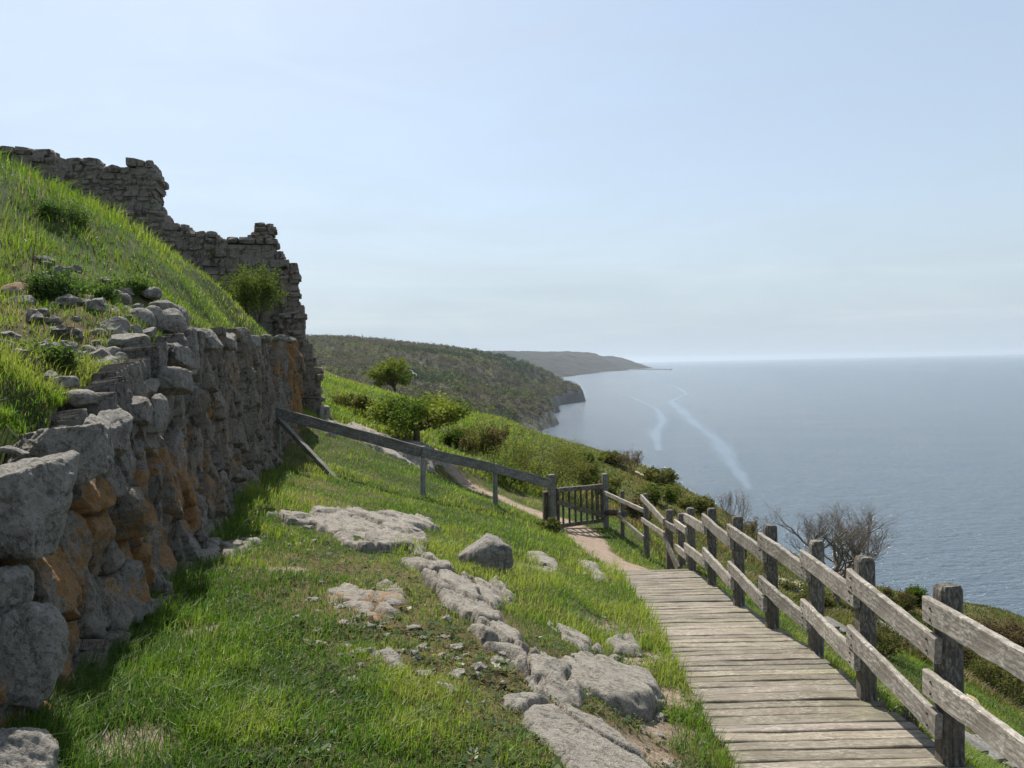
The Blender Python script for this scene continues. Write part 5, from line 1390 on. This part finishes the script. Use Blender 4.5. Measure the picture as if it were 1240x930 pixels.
# stairs and handrails on the sea slope --------------------------------
def stair(x0, y0, n, label, wd=.8, st=.27, dy=.06):
    """plank treads on two stringers going down the slope towards the sea"""
    xs_ = x0 + st * np.arange(n); ys_ = y0 + dy * np.arange(n); zs_ = ground(xs_, ys_) + .06
    zs_ = np.linspace(zs_[0], zs_[-1], n); T = empty('stairs', (x0, y0, zs_[0] - .06), label, 'stairs')
    for k in range(n):
        V, F = beam(wd, .2, .045, 7300 + k, nx=8, rag=.003); V[:, 0] -= wd / 2
        link('tread', mesh_np('tread', V, F, MAT_grey, False, tone(7300 + k, .7, .95)), T, Matrix.Translation((float(xs_[k]), float(ys_[k]), float(zs_[k]))) @ Matrix.Rotation(PI / 2 + .15, 4, 'Z'))
    for s in (-1, 1):
        o_ = np.array([0, s * wd * .42, -.1])
        rail_obj('stringer', np.array([xs_[0] - .08, ys_[0], zs_[0]]) + o_, np.array([xs_[-1] + .08, ys_[-1], zs_[-1]]) + o_, .05, .13, MAT_post, T, 7330 + s)
stair(4.5, 13.2, 5, 'wooden steps on the slope seen under the middle of the fence')
stair(5.35, 9.35, 6, 'wooden steps on the slope behind the nearest fence post')
def handrail(pts, label, mat):
    P = [hit(u, v + 14) for u, v in pts]; T = empty('handrail', P[0], label, 'railing'); Q = [W(u, v, p[1]) for (u, v), p in zip(pts, P)]
    for k, (p, q) in enumerate(zip(P, Q)):
        V, F = post_mesh(max(float(q[2] - p[2]), .2), .07, .07, 7400 + k, top=.01)
        link('post', mesh_np('post', V, F, mat, True, tone(7400 + k)), T, Matrix.Translation(Vector(p)))
    for k in range(len(Q) - 1): rail_obj('rail', Q[k], Q[k + 1], .05, .07, mat, T, 7420 + k)
handrail([(1064, 752), (1098, 775), (1133, 798)], 'thin grey handrail running down the slope beyond the fence', MAT_grey)
handrail([(903, 664), (927, 677)], 'short brown handrail on the slope behind the fence middle', MAT_gaterail)
# ------------------------------------------------------------------ air
def haze():
    b = bmesh.new(); bmesh.ops.create_cube(b, size=1.0); me = bpy.data.meshes.new('haze'); b.to_mesh(me); b.free()
    m = N('sea_air'); v = m.n('VolumePrincipled'); v.inputs['Color'].default_value = (0.66, 0.75, 0.86, 1); v.inputs['Density'].default_value = 5.2e-5; v.inputs['Anisotropy'].default_value = 0.3
    m.t.links.new(v.outputs[0], m.out.inputs['Volume']); me.materials.append(m.m)
    o = link('haze', me, None, Matrix.Translation((0, 0, 20)) @ Matrix.Diagonal((80000, 80000, 200, 1)))
    tag(o, 'thin pale sea haze over the water and the far headlands', 'haze', kind='stuff')
haze()
# ------------------------------------------------------------------ light
AZ, EL = R(-26), R(52)
sd_ = Vector((math.sin(AZ) * math.cos(EL), math.cos(AZ) * math.cos(EL), math.sin(EL)))
sl = bpy.data.lights.new('sun', 'SUN'); sl.energy = 5.0; sl.angle = R(0.53); sl.color = (1.0, 0.95, 0.87)
so = bpy.data.objects.new('sun', sl); COL.objects.link(so)
so.rotation_euler = sd_.to_track_quat('Z', 'Y').to_euler(); so.location = (-30, 30, 60)
w = bpy.data.worlds.new('World'); sc.world = w; w.use_nodes = True
t = w.node_tree; t.nodes.clear()
class WN_(N):
    def __init__(s): s.t = t
k = WN_()
out = t.nodes.new('ShaderNodeOutputWorld'); bg = t.nodes.new('ShaderNodeBackground')
sky = t.nodes.new('ShaderNodeTexSky'); sky.sky_type = 'NISHITA'; sky.sun_disc = False
sky.sun_elevation = EL; sky.sun_rotation = AZ; sky.altitude = 60; sky.air_density = 1.0; sky.dust_density = 1.2; sky.ozone_density = 1.5
bg.inputs[1].default_value = 0.112
# thin high cloud: a pale veil, thicker towards the horizon, drawn on sky directions
g = k.n('TexCoord').outputs['Generated']; sx = k.n('SeparateXYZ'); k.put(sx.inputs[0], g)
el = k.math('MAXIMUM', sx.outputs[2], 0.0)
hz = k.math('POWER', k.math('SUBTRACT', 1.0, el, True), 7.0)
mp = k.n('Mapping'); k.put(mp.inputs[0], g); mp.inputs['Scale'].default_value = (1.6, 1.6, 7.0)
ci = k.ramp(k.noise(mp.outputs[0], 2.2, 6, 0.6, 0.8), 0.35, 0.75)
fac = k.math('ADD', k.math('MULTIPLY', hz, 0.58), k.math('ADD', 0.5, k.math('MULTIPLY', ci, 0.14)), True)
col = k.mix(fac, sky.outputs[0], (3.12, 3.68, 4.12))
mp2 = k.n('Mapping'); k.put(mp2.inputs[0], g); mp2.inputs['Scale'].default_value = (2.2, 2.2, 26.0)
band = k.math('MULTIPLY', k.ramp(el, 0.015, 0.05), k.ramp(el, 0.06, 0.15, (1, 1, 1), (0, 0, 0)))
wisp = k.math('MULTIPLY', k.math('MULTIPLY', k.ramp(k.noise(mp2.outputs[0], 1.7, 6, 0.62, 0.7), 0.5, 0.68), band), 0.3)
col = k.mix(wisp, col, (4.7, 4.95, 5.15))
t.links.new(col, bg.inputs[0]); t.links.new(bg.outputs[0], out.inputs[0])
vs = sc.view_settings; vs.view_transform = 'Standard'; vs.look = 'None'; vs.exposure = 0.68; vs.gamma = 1.0
